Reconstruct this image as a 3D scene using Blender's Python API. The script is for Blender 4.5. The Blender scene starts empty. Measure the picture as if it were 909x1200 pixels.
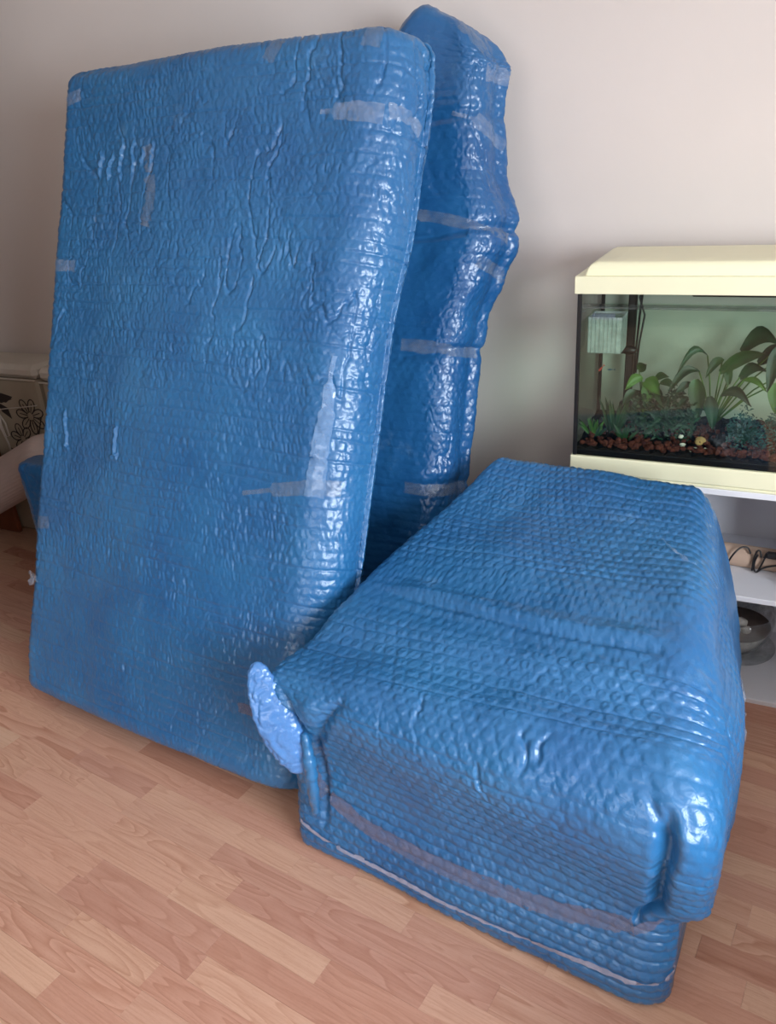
import bpy, math, random
import numpy as np
from mathutils import Vector, Matrix
from mathutils.bvhtree import BVHTree

# ---------------------------------------------------------------- camera, world, lights, exposure
scene = bpy.context.scene
col = scene.collection
F_PX = 933.62
YAW, PITCH, ROLL, CAM_H = math.radians(-26.603393), math.radians(24.599506), math.radians(-4.111882), 1.6
def cam_axes():
    cy, sy, cp, sp, cr, sr = math.cos(YAW), math.sin(YAW), math.cos(PITCH), math.sin(PITCH), math.cos(ROLL), math.sin(ROLL)
    f = Vector((sy*cp, cy*cp, -sp)); r = Vector((cy, -sy, 0)); u = r.cross(f)
    return cr*r+sr*u, -sr*r+cr*u, f
R_, U_, W_ = cam_axes()
cd = bpy.data.cameras.new('camera'); cam = bpy.data.objects.new('camera', cd); col.objects.link(cam)
cd.sensor_fit = 'VERTICAL'; cd.sensor_height = 24.0; cd.lens = F_PX/1200*24.0; cd.clip_start = 0.02
m = Matrix.Identity(4)
for i in range(3):
    m[i][0] = R_[i]; m[i][1] = U_[i]; m[i][2] = -W_[i]
m[2][3] = CAM_H
cam.matrix_world = m
scene.camera = cam

world = bpy.data.worlds.new('sky'); scene.world = world; world.use_nodes = True
bg = world.node_tree.nodes['Background']; bg.inputs[0].default_value = (0.62, 0.78, 1.0, 1); bg.inputs[1].default_value = 1.0

def area(name, loc, look, sx, sy, power, color):
    l = bpy.data.lights.new(name, 'AREA'); l.shape = 'RECTANGLE'; l.size = sx; l.size_y = sy; l.energy = power; l.color = color
    o = bpy.data.objects.new(name, l); col.objects.link(o); o.location = loc
    o.rotation_euler = (Vector(look)-Vector(loc)).to_track_quat('-Z', 'Y').to_euler()
    return o
ROOM = dict(x0=-6.0, x1=1.9, y0=-3.4, y1=2.64, h=2.55)
WIN = dict(y0=-1.4, y1=0.6, z0=0.95, z1=2.2)          # window in the right wall
WIN2 = dict(x0=-1.7, x1=0.3, z0=0.95, z1=2.3)         # window in the wall behind the photographer
area('daylight_side_window', (ROOM['x1']+0.02, (WIN['y0']+WIN['y1'])/2, (WIN['z0']+WIN['z1'])/2), (0, (WIN['y0']+WIN['y1'])/2, 1.35), 1.9, 1.15, 152, (0.84, 0.92, 1.0))
area('daylight_rear_window', ((WIN2['x0']+WIN2['x1'])/2, ROOM['y0']-0.02, 1.62), ((WIN2['x0']+WIN2['x1'])/2, 0, 1.3), 1.9, 1.25, 34, (0.95, 0.92, 0.92))
scene.view_settings.view_transform = 'Standard'; scene.view_settings.look = 'None'
scene.view_settings.gamma = 1.0; scene.view_settings.use_curve_mapping = False
scene.view_settings.exposure = 0.10

# ---------------------------------------------------------------- helpers
def srgb(r, g, b):
    f = lambda c: (c/255/12.92) if c/255 <= 0.04045 else ((c/255+0.055)/1.055)**2.4
    return (f(r), f(g), f(b), 1.0)

class NT:
    def __init__(s, name):
        s.m = bpy.data.materials.new(name); s.m.use_nodes = True; s.t = s.m.node_tree; s.t.nodes.clear()
        s.out = s.t.nodes.new('ShaderNodeOutputMaterial')
    def n(s, ty, **kw):
        nd = s.t.nodes.new('ShaderNode'+ty)
        for k, v in kw.items():
            if k.startswith('i_'):
                key = k[2:]; key = int(key) if key.isdigit() else key.replace('_', ' ')
                nd.inputs[key].default_value = v
            else: setattr(nd, k, v)
        return nd
    def l(s, a, b): s.t.links.new(a, b)
def ramp(nt, fac, stops):
    r = nt.n('ValToRGB'); e = r.color_ramp.elements
    while len(e) < len(stops): e.new(0.5)
    for el, (p, c) in zip(e, stops): el.position = p; el.color = c
    nt.l(fac, r.inputs[0]); return r.outputs[0]
def simple(name, color, rough=0.5, spec=0.5, metal=0.0, var=0.06, bump=0.0, bscale=60.0, coat=0.0, scale=9.0):
    nt = NT(name); b = nt.n('BsdfPrincipled'); tc = nt.n('TexCoord')
    no = nt.n('TexNoise', i_Scale=scale, i_Detail=4.0); nt.l(tc.outputs['Object'], no.inputs['Vector'])
    lo = tuple(c*(1-var) for c in color[:3])+(1,); hi = tuple(min(1, c*(1+var)) for c in color[:3])+(1,)
    nt.l(ramp(nt, no.outputs[0], [(0.3, lo), (0.7, hi)]), b.inputs['Base Color'])
    b.inputs['Roughness'].default_value = rough; b.inputs['Specular IOR Level'].default_value = spec; b.inputs['Metallic'].default_value = metal
    b.inputs['Coat Weight'].default_value = coat
    if bump:
        n2 = nt.n('TexNoise', i_Scale=bscale, i_Detail=5.0); nt.l(tc.outputs['Object'], n2.inputs['Vector'])
        bp = nt.n('Bump', i_Strength=bump, i_Distance=0.002); nt.l(n2.outputs[0], bp.inputs['Height']); nt.l(bp.outputs[0], b.inputs['Normal'])
    nt.l(b.outputs[0], nt.out.inputs[0]); return nt.m

def film_material(name, base, dark, rough=0.34):
    nt = NT(name); b = nt.n('BsdfPrincipled'); tc = nt.n('TexCoord')
    n1 = nt.n('TexNoise', i_Scale=3.5, i_Detail=5.0, i_Roughness=0.6); nt.l(tc.outputs['Object'], n1.inputs['Vector'])
    c = ramp(nt, n1.outputs[0], [(0.3, dark), (0.7, base)])
    # faint dusty scuffs
    n3 = nt.n('TexNoise', i_Scale=9.0, i_Detail=8.0, i_Roughness=0.75); nt.l(tc.outputs['Object'], n3.inputs['Vector'])
    sc = nt.n('MapRange'); sc.inputs[1].default_value = 0.60; sc.inputs[2].default_value = 0.78; sc.inputs[3].default_value = 0.0; sc.inputs[4].default_value = 0.35
    nt.l(n3.outputs[0], sc.inputs[0])
    mx = nt.n('Mix', data_type='RGBA'); nt.l(sc.outputs[0], mx.inputs[0]); nt.l(c, mx.inputs[6]); mx.inputs[7].default_value = srgb(120, 160, 195)
    nt.l(mx.outputs[2], b.inputs['Base Color'])
    b.inputs['Specular IOR Level'].default_value = 0.5
    b.inputs['Coat Weight'].default_value = 0.45; b.inputs['Coat Roughness'].default_value = 0.19
    rr = nt.n('MapRange'); rr.inputs[3].default_value = rough-0.06; rr.inputs[4].default_value = rough+0.10; nt.l(n3.outputs[0], rr.inputs[0]); nt.l(rr.outputs[0], b.inputs['Roughness'])
    # fine crinkles of the film
    w1 = nt.n('TexNoise', i_Scale=55.0, i_Detail=3.0, i_Roughness=0.55, i_Distortion=0.6); nt.l(tc.outputs['Object'], w1.inputs['Vector'])
    v1 = nt.n('TexVoronoi', feature='SMOOTH_F1', i_Scale=42.0); nt.l(tc.outputs['Object'], v1.inputs['Vector'])
    ad = nt.n('Math', operation='ADD'); nt.l(w1.outputs[0], ad.inputs[0])
    mu = nt.n('Math', operation='MULTIPLY'); nt.l(v1.outputs['Distance'], mu.inputs[0]); mu.inputs[1].default_value = 0.6; nt.l(mu.outputs[0], ad.inputs[1])
    bp = nt.n('Bump', i_Strength=0.75, i_Distance=0.0024); nt.l(ad.outputs[0], bp.inputs['Height'])
    nt.l(bp.outputs[0], b.inputs['Normal']); nt.l(bp.outputs[0], b.inputs['Coat Normal'])
    nt.l(b.outputs[0], nt.out.inputs[0]); return nt.m

def clear_material(name, color, alpha, rough=0.15, bump=0.3):
    nt = NT(name); b = nt.n('BsdfPrincipled'); tr = nt.n('BsdfTransparent'); mx = nt.n('MixShader'); tc = nt.n('TexCoord')
    b.inputs['Base Color'].default_value = color; b.inputs['Roughness'].default_value = rough; b.inputs['Specular IOR Level'].default_value = 0.8
    no = nt.n('TexNoise', i_Scale=26.0, i_Detail=6.0, i_Roughness=0.7); nt.l(tc.outputs['Object'], no.inputs['Vector'])
    mr = nt.n('MapRange'); mr.inputs[1].default_value = 0.35; mr.inputs[2].default_value = 0.7; mr.inputs[3].default_value = max(0, alpha-0.12); mr.inputs[4].default_value = min(1, alpha+0.16)
    nt.l(no.outputs[0], mr.inputs[0]); nt.l(mr.outputs[0], mx.inputs[0])
    bp = nt.n('Bump', i_Strength=bump, i_Distance=0.003); nt.l(no.outputs[0], bp.inputs['Height']); nt.l(bp.outputs[0], b.inputs['Normal'])
    nt.l(tr.outputs[0], mx.inputs[1]); nt.l(b.outputs[0], mx.inputs[2]); nt.l(mx.outputs[0], nt.out.inputs[0]); return nt.m

def pane_material(name, tint, refl=1.0, rough=0.02, spots=0.0):
    nt = NT(name); g = nt.n('BsdfGlossy'); g.inputs['Roughness'].default_value = rough; tr = nt.n('BsdfTransparent'); tr.inputs[0].default_value = tint
    fr = nt.n('LayerWeight'); fr.inputs[0].default_value = 0.5; pw = nt.n('Math', operation='POWER'); pw.inputs[1].default_value = 4.0; nt.l(fr.outputs['Facing'], pw.inputs[0])
    mu = nt.n('Math', operation='MULTIPLY_ADD'); mu.inputs[1].default_value = 0.7*refl; mu.inputs[2].default_value = 0.045*refl
    nt.l(pw.outputs[0], mu.inputs[0]); mx = nt.n('MixShader'); nt.l(mu.outputs[0], mx.inputs[0]); nt.l(tr.outputs[0], mx.inputs[1]); nt.l(g.outputs[0], mx.inputs[2])
    last = mx
    if spots:      # water spots and lime film on the glass
        tc = nt.n('TexCoord'); no = nt.n('TexNoise', i_Scale=11.0, i_Detail=7.0, i_Roughness=0.75); nt.l(tc.outputs['Object'], no.inputs['Vector'])
        mr = nt.n('MapRange'); mr.inputs[1].default_value = 0.42; mr.inputs[2].default_value = 0.75; mr.inputs[4].default_value = spots; nt.l(no.outputs[0], mr.inputs[0])
        d = nt.n('BsdfDiffuse'); d.inputs[0].default_value = srgb(170, 175, 175); m2 = nt.n('MixShader'); nt.l(mr.outputs[0], m2.inputs[0]); nt.l(mx.outputs[0], m2.inputs[1]); nt.l(d.outputs[0], m2.inputs[2]); last = m2
    nt.l(last.outputs[0], nt.out.inputs[0]); return nt.m

def wood_floor_material():
    nt = NT('beech_laminate'); b = nt.n('BsdfPrincipled'); tc = nt.n('TexCoord'); oi = nt.n('ObjectInfo')
    sep = nt.n('SeparateXYZ'); nt.l(tc.outputs['Object'], sep.inputs[0])
    rnd = oi.outputs['Random']
    r40 = nt.n('Math', operation='MULTIPLY'); nt.l(rnd, r40.inputs[0]); r40.inputs[1].default_value = 37.0
    fr2 = nt.n('Math', operation='FRACT'); m7 = nt.n('Math', operation='MULTIPLY'); nt.l(rnd, m7.inputs[0]); m7.inputs[1].default_value = 17.3; nt.l(m7.outputs[0], fr2.inputs[0])
    com = nt.n('CombineXYZ'); nt.l(sep.outputs[0], com.inputs[0]); nt.l(sep.outputs[1], com.inputs[1]); nt.l(r40.outputs[0], com.inputs[2])
    mp = nt.n('Mapping'); mp.inputs['Scale'].default_value = (2.2, 15.0, 1.0); nt.l(com.outputs[0], mp.inputs[0])
    base = nt.n('TexNoise', i_Scale=1.0, i_Detail=2.0, i_Roughness=0.35, i_Distortion=0.15); nt.l(mp.outputs[0], base.inputs['Vector'])
    # contour rings of that slow field = flame figure
    k = nt.n('Math', operation='MULTIPLY'); nt.l(base.outputs[0], k.inputs[0])
    ringn = nt.n('MapRange'); ringn.inputs[3].default_value = 5.0; ringn.inputs[4].default_value = 17.0; nt.l(fr2.outputs[0], ringn.inputs[0]); nt.l(ringn.outputs[0], k.inputs[1])
    fr = nt.n('Math', operation='FRACT'); nt.l(k.outputs[0], fr.inputs[0])
    rings = ramp(nt, fr.outputs[0], [(0.0, (0, 0, 0, 1)), (0.72, (0.55, 0.55, 0.55, 1)), (0.93, (1, 1, 1, 1)), (1.0, (0, 0, 0, 1))])
    mp2 = nt.n('Mapping'); mp2.inputs['Scale'].default_value = (6.0, 230.0, 1.0); nt.l(com.outputs[0], mp2.inputs[0])
    fine = nt.n('TexNoise', i_Scale=1.0, i_Detail=3.0); nt.l(mp2.outputs[0], fine.inputs['Vector'])
    mp3 = nt.n('Mapping'); mp3.inputs['Scale'].default_value = (90.0, 700.0, 1.0); nt.l(com.outputs[0], mp3.inputs[0])
    fleck = nt.n('TexNoise', i_Scale=1.0, i_Detail=2.0); nt.l(mp3.outputs[0], fleck.inputs['Vector'])
    tone = ramp(nt, rnd, [(0.0, srgb(188, 138, 116)), (0.25, srgb(208, 160, 138)), (0.5, srgb(216, 174, 148)), (0.75, srgb(198, 150, 130)), (1.0, srgb(216, 178, 152))])
    dk = nt.n('Mix', data_type='RGBA', blend_type='MULTIPLY')
    amt = nt.n('MapRange'); amt.inputs[3].default_value = 0.12; amt.inputs[4].default_value = 0.75
    m11 = nt.n('Math', operation='MULTIPLY'); nt.l(rnd, m11.inputs[0]); m11.inputs[1].default_value = 91.7; f11 = nt.n('Math', operation='FRACT'); nt.l(m11.outputs[0], f11.inputs[0])
    nt.l(f11.outputs[0], amt.inputs[0]); rg = nt.n('Math', operation='MULTIPLY'); nt.l(rings, rg.inputs[0]); nt.l(amt.outputs[0], rg.inputs[1])
    nt.l(rg.outputs[0], dk.inputs[0]); nt.l(tone, dk.inputs[6]); dk.inputs[7].default_value = (0.66, 0.50, 0.42, 1)
    d2 = nt.n('Mix', data_type='RGBA', blend_type='MULTIPLY'); fm = nt.n('MapRange'); fm.inputs[1].default_value = 0.45; fm.inputs[2].default_value = 0.7; fm.inputs[4].default_value = 0.35; nt.l(fine.outputs[0], fm.inputs[0])
    nt.l(fm.outputs[0], d2.inputs[0]); nt.l(dk.outputs[2], d2.inputs[6]); d2.inputs[7].default_value = (0.72, 0.58, 0.50, 1)
    d3 = nt.n('Mix', data_type='RGBA', blend_type='MULTIPLY'); fm2 = nt.n('MapRange'); fm2.inputs[1].default_value = 0.55; fm2.inputs[2].default_value = 0.75; fm2.inputs[4].default_value = 0.3; nt.l(fleck.outputs[0], fm2.inputs[0])
    nt.l(fm2.outputs[0], d3.inputs[0]); nt.l(d2.outputs[2], d3.inputs[6]); d3.inputs[7].default_value = (0.7, 0.55, 0.46, 1)
    nt.l(d3.outputs[2], b.inputs['Base Color'])
    b.inputs['Roughness'].default_value = 0.36; b.inputs['Specular IOR Level'].default_value = 0.45
    bp = nt.n('Bump', i_Strength=0.08, i_Distance=0.001); nt.l(fleck.outputs[0], bp.inputs['Height']); nt.l(bp.outputs[0], b.inputs['Normal'])
    nt.l(b.outputs[0], nt.out.inputs[0]); return nt.m

def leaf_material(name, a, b_, scale=14.0):
    nt = NT(name); b = nt.n('BsdfPrincipled'); tc = nt.n('TexCoord'); no = nt.n('TexNoise', i_Scale=scale, i_Detail=3.0); nt.l(tc.outputs['Object'], no.inputs['Vector'])
    nt.l(ramp(nt, no.outputs[0], [(0.35, a), (0.68, b_)]), b.inputs['Base Color']); b.inputs['Roughness'].default_value = 0.5
    nt.l(b.outputs[0], nt.out.inputs[0]); return nt.m

MATS = {}
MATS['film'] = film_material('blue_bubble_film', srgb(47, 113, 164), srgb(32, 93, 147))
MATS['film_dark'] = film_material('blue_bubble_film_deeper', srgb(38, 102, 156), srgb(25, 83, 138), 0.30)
MATS['film_in_lit'] = film_material('inner_film_lit', srgb(80, 134, 196), srgb(58, 112, 176), 0.24)  # paler inside of the film, with window light also put into the colour
MATS['tape'] = clear_material('clear_packing_tape', srgb(150, 162, 178), 0.24, 0.12)
MATS['tape_brown'] = clear_material('brownish_clear_tape', srgb(128, 128, 152), 0.42, 0.2)
MATS['tape_white'] = clear_material('crumpled_clear_tape', srgb(190, 202, 222), 0.20, 0.1, 0.8)
MATS['wall'] = simple('wall_paint', srgb(221, 211, 205), 0.85, 0.2, var=0.02, bump=0.12, bscale=90, scale=2.5)
MATS['wall_bounce_cut'] = simple('taupe_bounce_cut', srgb(158, 138, 124), 0.85, 0.2, var=0.02, scale=2.5)  # darker tone given to unseen surfaces to cut bounced light
MATS['ceiling'] = simple('ceiling_paint', srgb(235, 230, 222), 0.9, 0.2, var=0.01)
MATS['floor'] = wood_floor_material()
MATS['underlay'] = simple('joint_dark', srgb(150, 110, 88), 0.8)
MATS['cream'] = simple('cream_plastic', srgb(236, 232, 198), 0.42, 0.45, var=0.015)
MATS['white'] = simple('white_melamine', srgb(226, 226, 232), 0.5, 0.4, var=0.01)
MATS['black'] = simple('black_plastic', srgb(14, 15, 18), 0.45)
MATS['silicone'] = simple('black_silicone', srgb(9, 10, 14), 0.4)
MATS['glass'] = pane_material('tank_glass', (0.93, 0.97, 0.95, 1), 1.0)
MATS['glass_front'] = pane_material('tank_glass_front', (0.95, 0.97, 0.96, 1), 0.5)
MATS['glass_wet'] = pane_material('tank_glass_spotted', (0.90, 0.92, 0.91, 1), 1.0, spots=0.35)
MATS['water'] = pane_material('tank_water', (0.88, 0.96, 0.89, 1), 0.2, 0.03)
MATS['window_glass'] = pane_material('window_glass', (0.97, 0.99, 1, 1), 1.0)
MATS['lava'] = simple('red_lava_gravel', srgb(86, 42, 34), 0.9, 0.2, var=0.35, scale=60)
MATS['soil'] = simple('dark_substrate', srgb(24, 14, 14), 0.9, 0.2, var=0.3)
MATS['leaf'] = leaf_material('sword_leaf', srgb(18, 52, 26), srgb(42, 84, 36))
MATS['leaf_light'] = leaf_material('bright_leaf', srgb(44, 88, 28), srgb(84, 124, 44))
MATS['leaf_dark'] = leaf_material('dark_leaf', srgb(8, 44, 26), srgb(18, 70, 40))
MATS['moss'] = leaf_material('moss', srgb(24, 58, 52), srgb(50, 96, 92), 40)
MATS['net'] = clear_material('breeder_plastic', srgb(205, 218, 212), 0.45, 0.3)
MATS['orange'] = simple('orange_fish', srgb(214, 150, 50), 0.4)
MATS['red'] = simple('red_fish', srgb(190, 60, 44), 0.4)
MATS['bluefish'] = simple('blue_fish', srgb(60, 96, 110), 0.4)
MATS['stone'] = simple('pale_shell', srgb(215, 208, 198), 0.6, var=0.12, bump=0.3)
MATS['ochre'] = simple('ochre_snail', srgb(178, 140, 92), 0.5, var=0.3, scale=60)
MATS['card'] = simple('brown_cardboard', srgb(178, 152, 134), 0.85, 0.2, var=0.05, bump=0.1)
MATS['cable'] = simple('black_cable', srgb(16, 16, 20), 0.4)
MATS['added_backdrop'] = simple('added_backdrop', srgb(184, 190, 174), 0.9, 0.1, var=0.10, scale=3.0)
MATS['window_frame'] = simple('window_frame_white', srgb(238, 238, 236), 0.4)

def link(o, parent=None):
    col.objects.link(o)
    if parent is not None: o.parent = parent
    return o
def mesh_obj(name, verts, faces, mat, parent=None, smooth=False):
    me = bpy.data.meshes.new(name); me.from_pydata([tuple(v) for v in verts], [], faces); me.update()
    if mat is not None: me.materials.append(mat)
    if smooth: me.polygons.foreach_set('use_smooth', [True]*len(me.polygons))
    return link(bpy.data.objects.new(name, me), parent)
def tag(o, label=None, cat=None, group=None, kind=None):
    if label: o['label'] = label
    if cat: o['category'] = cat
    if group: o['group'] = group
    if kind: o['kind'] = kind
    return o
def empty(name, loc, label, cat, group=None):
    o = bpy.data.objects.new(name, None); col.objects.link(o); o.location = loc; o.empty_display_size = 0.05
    return tag(o, label, cat, group)
def local(parent, p):
    l = parent.location if parent is not None else Vector((0, 0, 0))
    return (p[0]-l[0], p[1]-l[1], p[2]-l[2])
class MB:
    """collects boxes, tubes and blobs in world space; build() makes ONE mesh object relative to its parent"""
    def __init__(s): s.v = []; s.f = []
    def box(s, a, b, bev=0.0):
        x0, y0, z0 = a; x1, y1, z1 = b
        if bev <= 0:
            n = len(s.v); s.v += [(x, y, z) for z in (z0, z1) for y in (y0, y1) for x in (x0, x1)]
            s.f += [tuple(n+i for i in q) for q in ((0, 2, 3, 1), (4, 5, 7, 6), (0, 1, 5, 4), (2, 6, 7, 3), (0, 4, 6, 2), (1, 3, 7, 5))]
            return
        # chamfered box: 24 vertices
        n = len(s.v); idx = {}
        for sx in (0, 1):
            for sy in (0, 1):
                for sz in (0, 1):
                    X, Y, Z = (x0, x1)[sx], (y0, y1)[sy], (z0, z1)[sz]
                    ix, iy, iz = bev*(1-2*sx), bev*(1-2*sy), bev*(1-2*sz)
                    for ax, p in enumerate(((X, Y+iy, Z+iz), (X+ix, Y, Z+iz), (X+ix, Y+iy, Z))):
                        idx[(sx, sy, sz, ax)] = len(s.v); s.v.append(p)
        def q(*k): s.f.append(tuple(idx[i] for i in k))
        for sx in (0, 1): q(*[(sx, a, b, 0) for a, b in (((0, 0), (0, 1), (1, 1), (1, 0)) if sx == 0 else ((0, 0), (1, 0), (1, 1), (0, 1)))])
        for sy in (0, 1): q(*[(a, sy, b, 1) for a, b in (((0, 0), (1, 0), (1, 1), (0, 1)) if sy == 0 else ((0, 0), (0, 1), (1, 1), (1, 0)))])
        for sz in (0, 1): q(*[(a, b, sz, 2) for a, b in (((0, 0), (0, 1), (1, 1), (1, 0)) if sz == 0 else ((0, 0), (1, 0), (1, 1), (0, 1)))])
        for a in (0, 1):
            for b in (0, 1):
                k = ((a, b, 0, 0), (a, b, 0, 1), (a, b, 1, 1), (a, b, 1, 0)); q(*(k if a == b else k[::-1]))
                k = ((a, 0, b, 0), (a, 1, b, 0), (a, 1, b, 2), (a, 0, b, 2)); q(*(k if a == b else k[::-1]))
                k = ((0, a, b, 1), (0, a, b, 2), (1, a, b, 2), (1, a, b, 1)); q(*(k if a == b else k[::-1]))
                for c in (0, 1):
                    k = ((a, b, c, 0), (a, b, c, 1), (a, b, c, 2)); q(*(k if (a+b+c) % 2 else k[::-1]))
    def tube(s, pts, rad, seg=8, cap=True):
        pts = [Vector(p) for p in pts]; n0 = len(s.v); up = None
        for i, p in enumerate(pts):
            d = (pts[min(i+1, len(pts)-1)]-pts[max(i-1, 0)]).normalized()
            if up is None: up = d.orthogonal().normalized()
            up = (up-d*up.dot(d)).normalized(); bi = d.cross(up); r = rad[i] if isinstance(rad, (list, tuple)) else rad
            for k in range(seg):
                a = 2*math.pi*k/seg; s.v.append(tuple(p+up*math.cos(a)*r+bi*math.sin(a)*r))
        for i in range(len(pts)-1):
            for k in range(seg):
                a = n0+i*seg+k; b = n0+i*seg+(k+1) % seg; s.f.append((a, b, b+seg, a+seg))
        if cap:
            s.f.append(tuple(n0+k for k in range(seg))[::-1]); e = n0+(len(pts)-1)*seg; s.f.append(tuple(e+k for k in range(seg)))
    def blob(s, c, rx, ry, rz, rng=None, jit=0.0, nu=8, nv=6):
        n0 = len(s.v); s.v.append((c[0], c[1], c[2]-rz))
        for j in range(1, nv):
            t = math.pi*j/nv
            for i in range(nu):
                a = 2*math.pi*i/nu; k = 1+(rng.uniform(-jit, jit) if rng else 0)
                s.v.append((c[0]+rx*k*math.sin(t)*math.cos(a), c[1]+ry*k*math.sin(t)*math.sin(a), c[2]-rz*k*math.cos(t)))
        s.v.append((c[0], c[1], c[2]+rz)); top = len(s.v)-1
        for i in range(nu): s.f.append((n0, n0+1+(i+1) % nu, n0+1+i))
        for j in range(nv-2):
            for i in range(nu):
                a = n0+1+j*nu+i; b = n0+1+j*nu+(i+1) % nu; s.f.append((a, b, b+nu, a+nu))
        for i in range(nu): s.f.append((top, n0+1+(nv-2)*nu+i, n0+1+(nv-2)*nu+(i+1) % nu))
    def lathe(s, c, prof, seg=32, closed=False):
        n0 = len(s.v)
        for r, z in prof:
            for k in range(seg):
                a = 2*math.pi*k/seg; s.v.append((c[0]+r*math.cos(a), c[1]+r*math.sin(a), c[2]+z))
        for i in range(len(prof)-1):
            for k in range(seg):
                a = n0+i*seg+k; b = n0+i*seg+(k+1) % seg; s.f.append((a, b, b+seg, a+seg))
    def build(s, name, mat, parent=None, smooth=False):
        v = [local(parent, p) for p in s.v] if parent is not None else s.v
        return mesh_obj(name, v, s.f, mat, parent, smooth)

# ---------------------------------------------------------------- numpy noise
_rs = np.random.RandomState(7); _perm = _rs.permutation(4096); _ga = _rs.rand(4096)*2*np.pi; _gx, _gy = np.cos(_ga), np.sin(_ga)
def perlin(x, y, seed=0):
    xi = np.floor(x).astype(np.int64); yi = np.floor(y).astype(np.int64); xf = x-xi; yf = y-yi
    u = xf*xf*xf*(xf*(xf*6-15)+10); v = yf*yf*yf*(yf*(yf*6-15)+10)
    def g(ix, iy, dx, dy):
        h = _perm[(_perm[(ix+seed*131) & 4095]+iy*7+seed*17) & 4095]; return _gx[h]*dx+_gy[h]*dy
    a = g(xi, yi, xf, yf); b = g(xi+1, yi, xf-1, yf); c = g(xi, yi+1, xf, yf-1); d = g(xi+1, yi+1, xf-1, yf-1)
    return ((a+(b-a)*u)+((c+(d-c)*u)-(a+(b-a)*u))*v)*1.5
def fbm(x, y, seed=0, o=3):
    r = 0; a = 1.0
    for i in range(o): r = r+a*perlin(x*2**i, y*2**i, seed+i*5); a *= 0.5
    return r
def sstep(a, b, x):
    t = np.clip((x-a)/(b-a), 0, 1); return t*t*(3-2*t)
def cell_rand(i, j, seed):
    return _ga[_perm[(_perm[(i+seed*53) & 4095]+j*11) & 4095]]/(2*np.pi)
def cracks(x, y, seed, width):
    """grooves along the zero contours of a noise field; x, y in cells, width in cells"""
    x = x+0.16*perlin(x*3.1, y*3.1, seed+60)+0.07*perlin(x*8, y*8, seed+61)
    n = fbm(x, y, seed, 2); e = 0.02
    gx = (fbm(x+e, y, seed, 2)-n)/e; gy = (fbm(x, y+e, seed, 2)-n)/e
    d = np.abs(n)/np.sqrt(gx*gx+gy*gy+0.05)
    return np.exp(-(d/width)**2)
def film_relief(s, l, seed=0, px=0.029, py=0.0255, amp=0.0022, crack=0.0026, crackmask=None, rows=0.0016, pinch=0.0009, puff=0.0004):
    """s runs along the bubble rows, l across them (metres); returns the height of the wrapped bubble film"""
    ws = s+0.004*perlin(s/0.13, l/0.13, seed+1)+0.0015*perlin(s/0.03, l/0.03, seed+2)
    wl = l+0.006*perlin(s/0.30, l/0.12, seed+3)+0.002*perlin(s/0.05, l/0.04, seed+4)
    row = np.floor(wl/py); fy = wl/py-row-0.5
    q = ws/px+0.5*(row % 2); c = np.floor(q); fx = q-c-0.5
    rr = cell_rand(c.astype(np.int64), row.astype(np.int64), seed)
    r = np.sqrt((fx*px)**2+(fy*py)**2)/(0.0118)
    dome = sstep(1.0, 0.80, r)*(0.9+0.1*(1-np.clip(r, 0, 1)**2))
    ph = rr*6.283
    dent = np.exp(-(((fx-0.08*np.cos(ph))/0.24)**2+((fy-0.20-0.06*np.sin(ph))/0.15)**2))*(0.5+0.5*(rr > 0.3))
    soft = 0.7+0.3*perlin(s/0.22, l/0.22, seed+6)
    h = amp*(0.55+0.5*rr)*soft*(dome-0.75*dent)
    # short upright pinches inside every row, shifted from row to row
    ro = cell_rand(row.astype(np.int64), row.astype(np.int64)*3+1, seed+2)*7
    pin = perlin(ws/0.0125+ro+fy*0.5, row*0.77+fy*0.5, seed+7)
    h = h+pinch*(0.5-np.abs(pin)*1.6)*(0.55+0.9*perlin(s/0.15, l/0.15, seed+9))*(1-0.5*np.abs(fy*2)**3)
    # every row puffs a little
    h = h+puff*(1-(2*fy)**2)
    # creases between rows
    e = np.abs(((wl/py) % 1.0)-0.0); e = np.minimum(e, 1-e)
    rm = sstep(-0.05, 0.45, perlin(s/0.35, np.floor(wl/py+0.5)*0.73, seed+8))
    h = h-rows*rm*np.exp(-(e/0.085)**2)
    # long meandering creases running across the rows
    cm = 1.0 if crackmask is None else crackmask
    c1 = cracks(s/0.10, l/0.36, seed+10, 0.020)*sstep(0.0, 0.35, perlin(s/0.35, l/0.35, seed+11)+0.12)
    c2 = cracks(s/0.055, l/0.10, seed+12, 0.045)*sstep(0.1, 0.5, perlin(s/0.22, l/0.22, seed+13))
    h = h-crack*cm*(c1+0.40*c2)
    ridge = 1-np.abs(perlin(s/0.016, l/0.022, seed+14))*2
    h = h+0.0006*ridge*(0.6+cm*0.6)
    h = h+0.0035*perlin(s/0.25, l/0.25, seed+15)+0.0016*perlin(s/0.07, l/0.07, seed+16)
    return h

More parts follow.
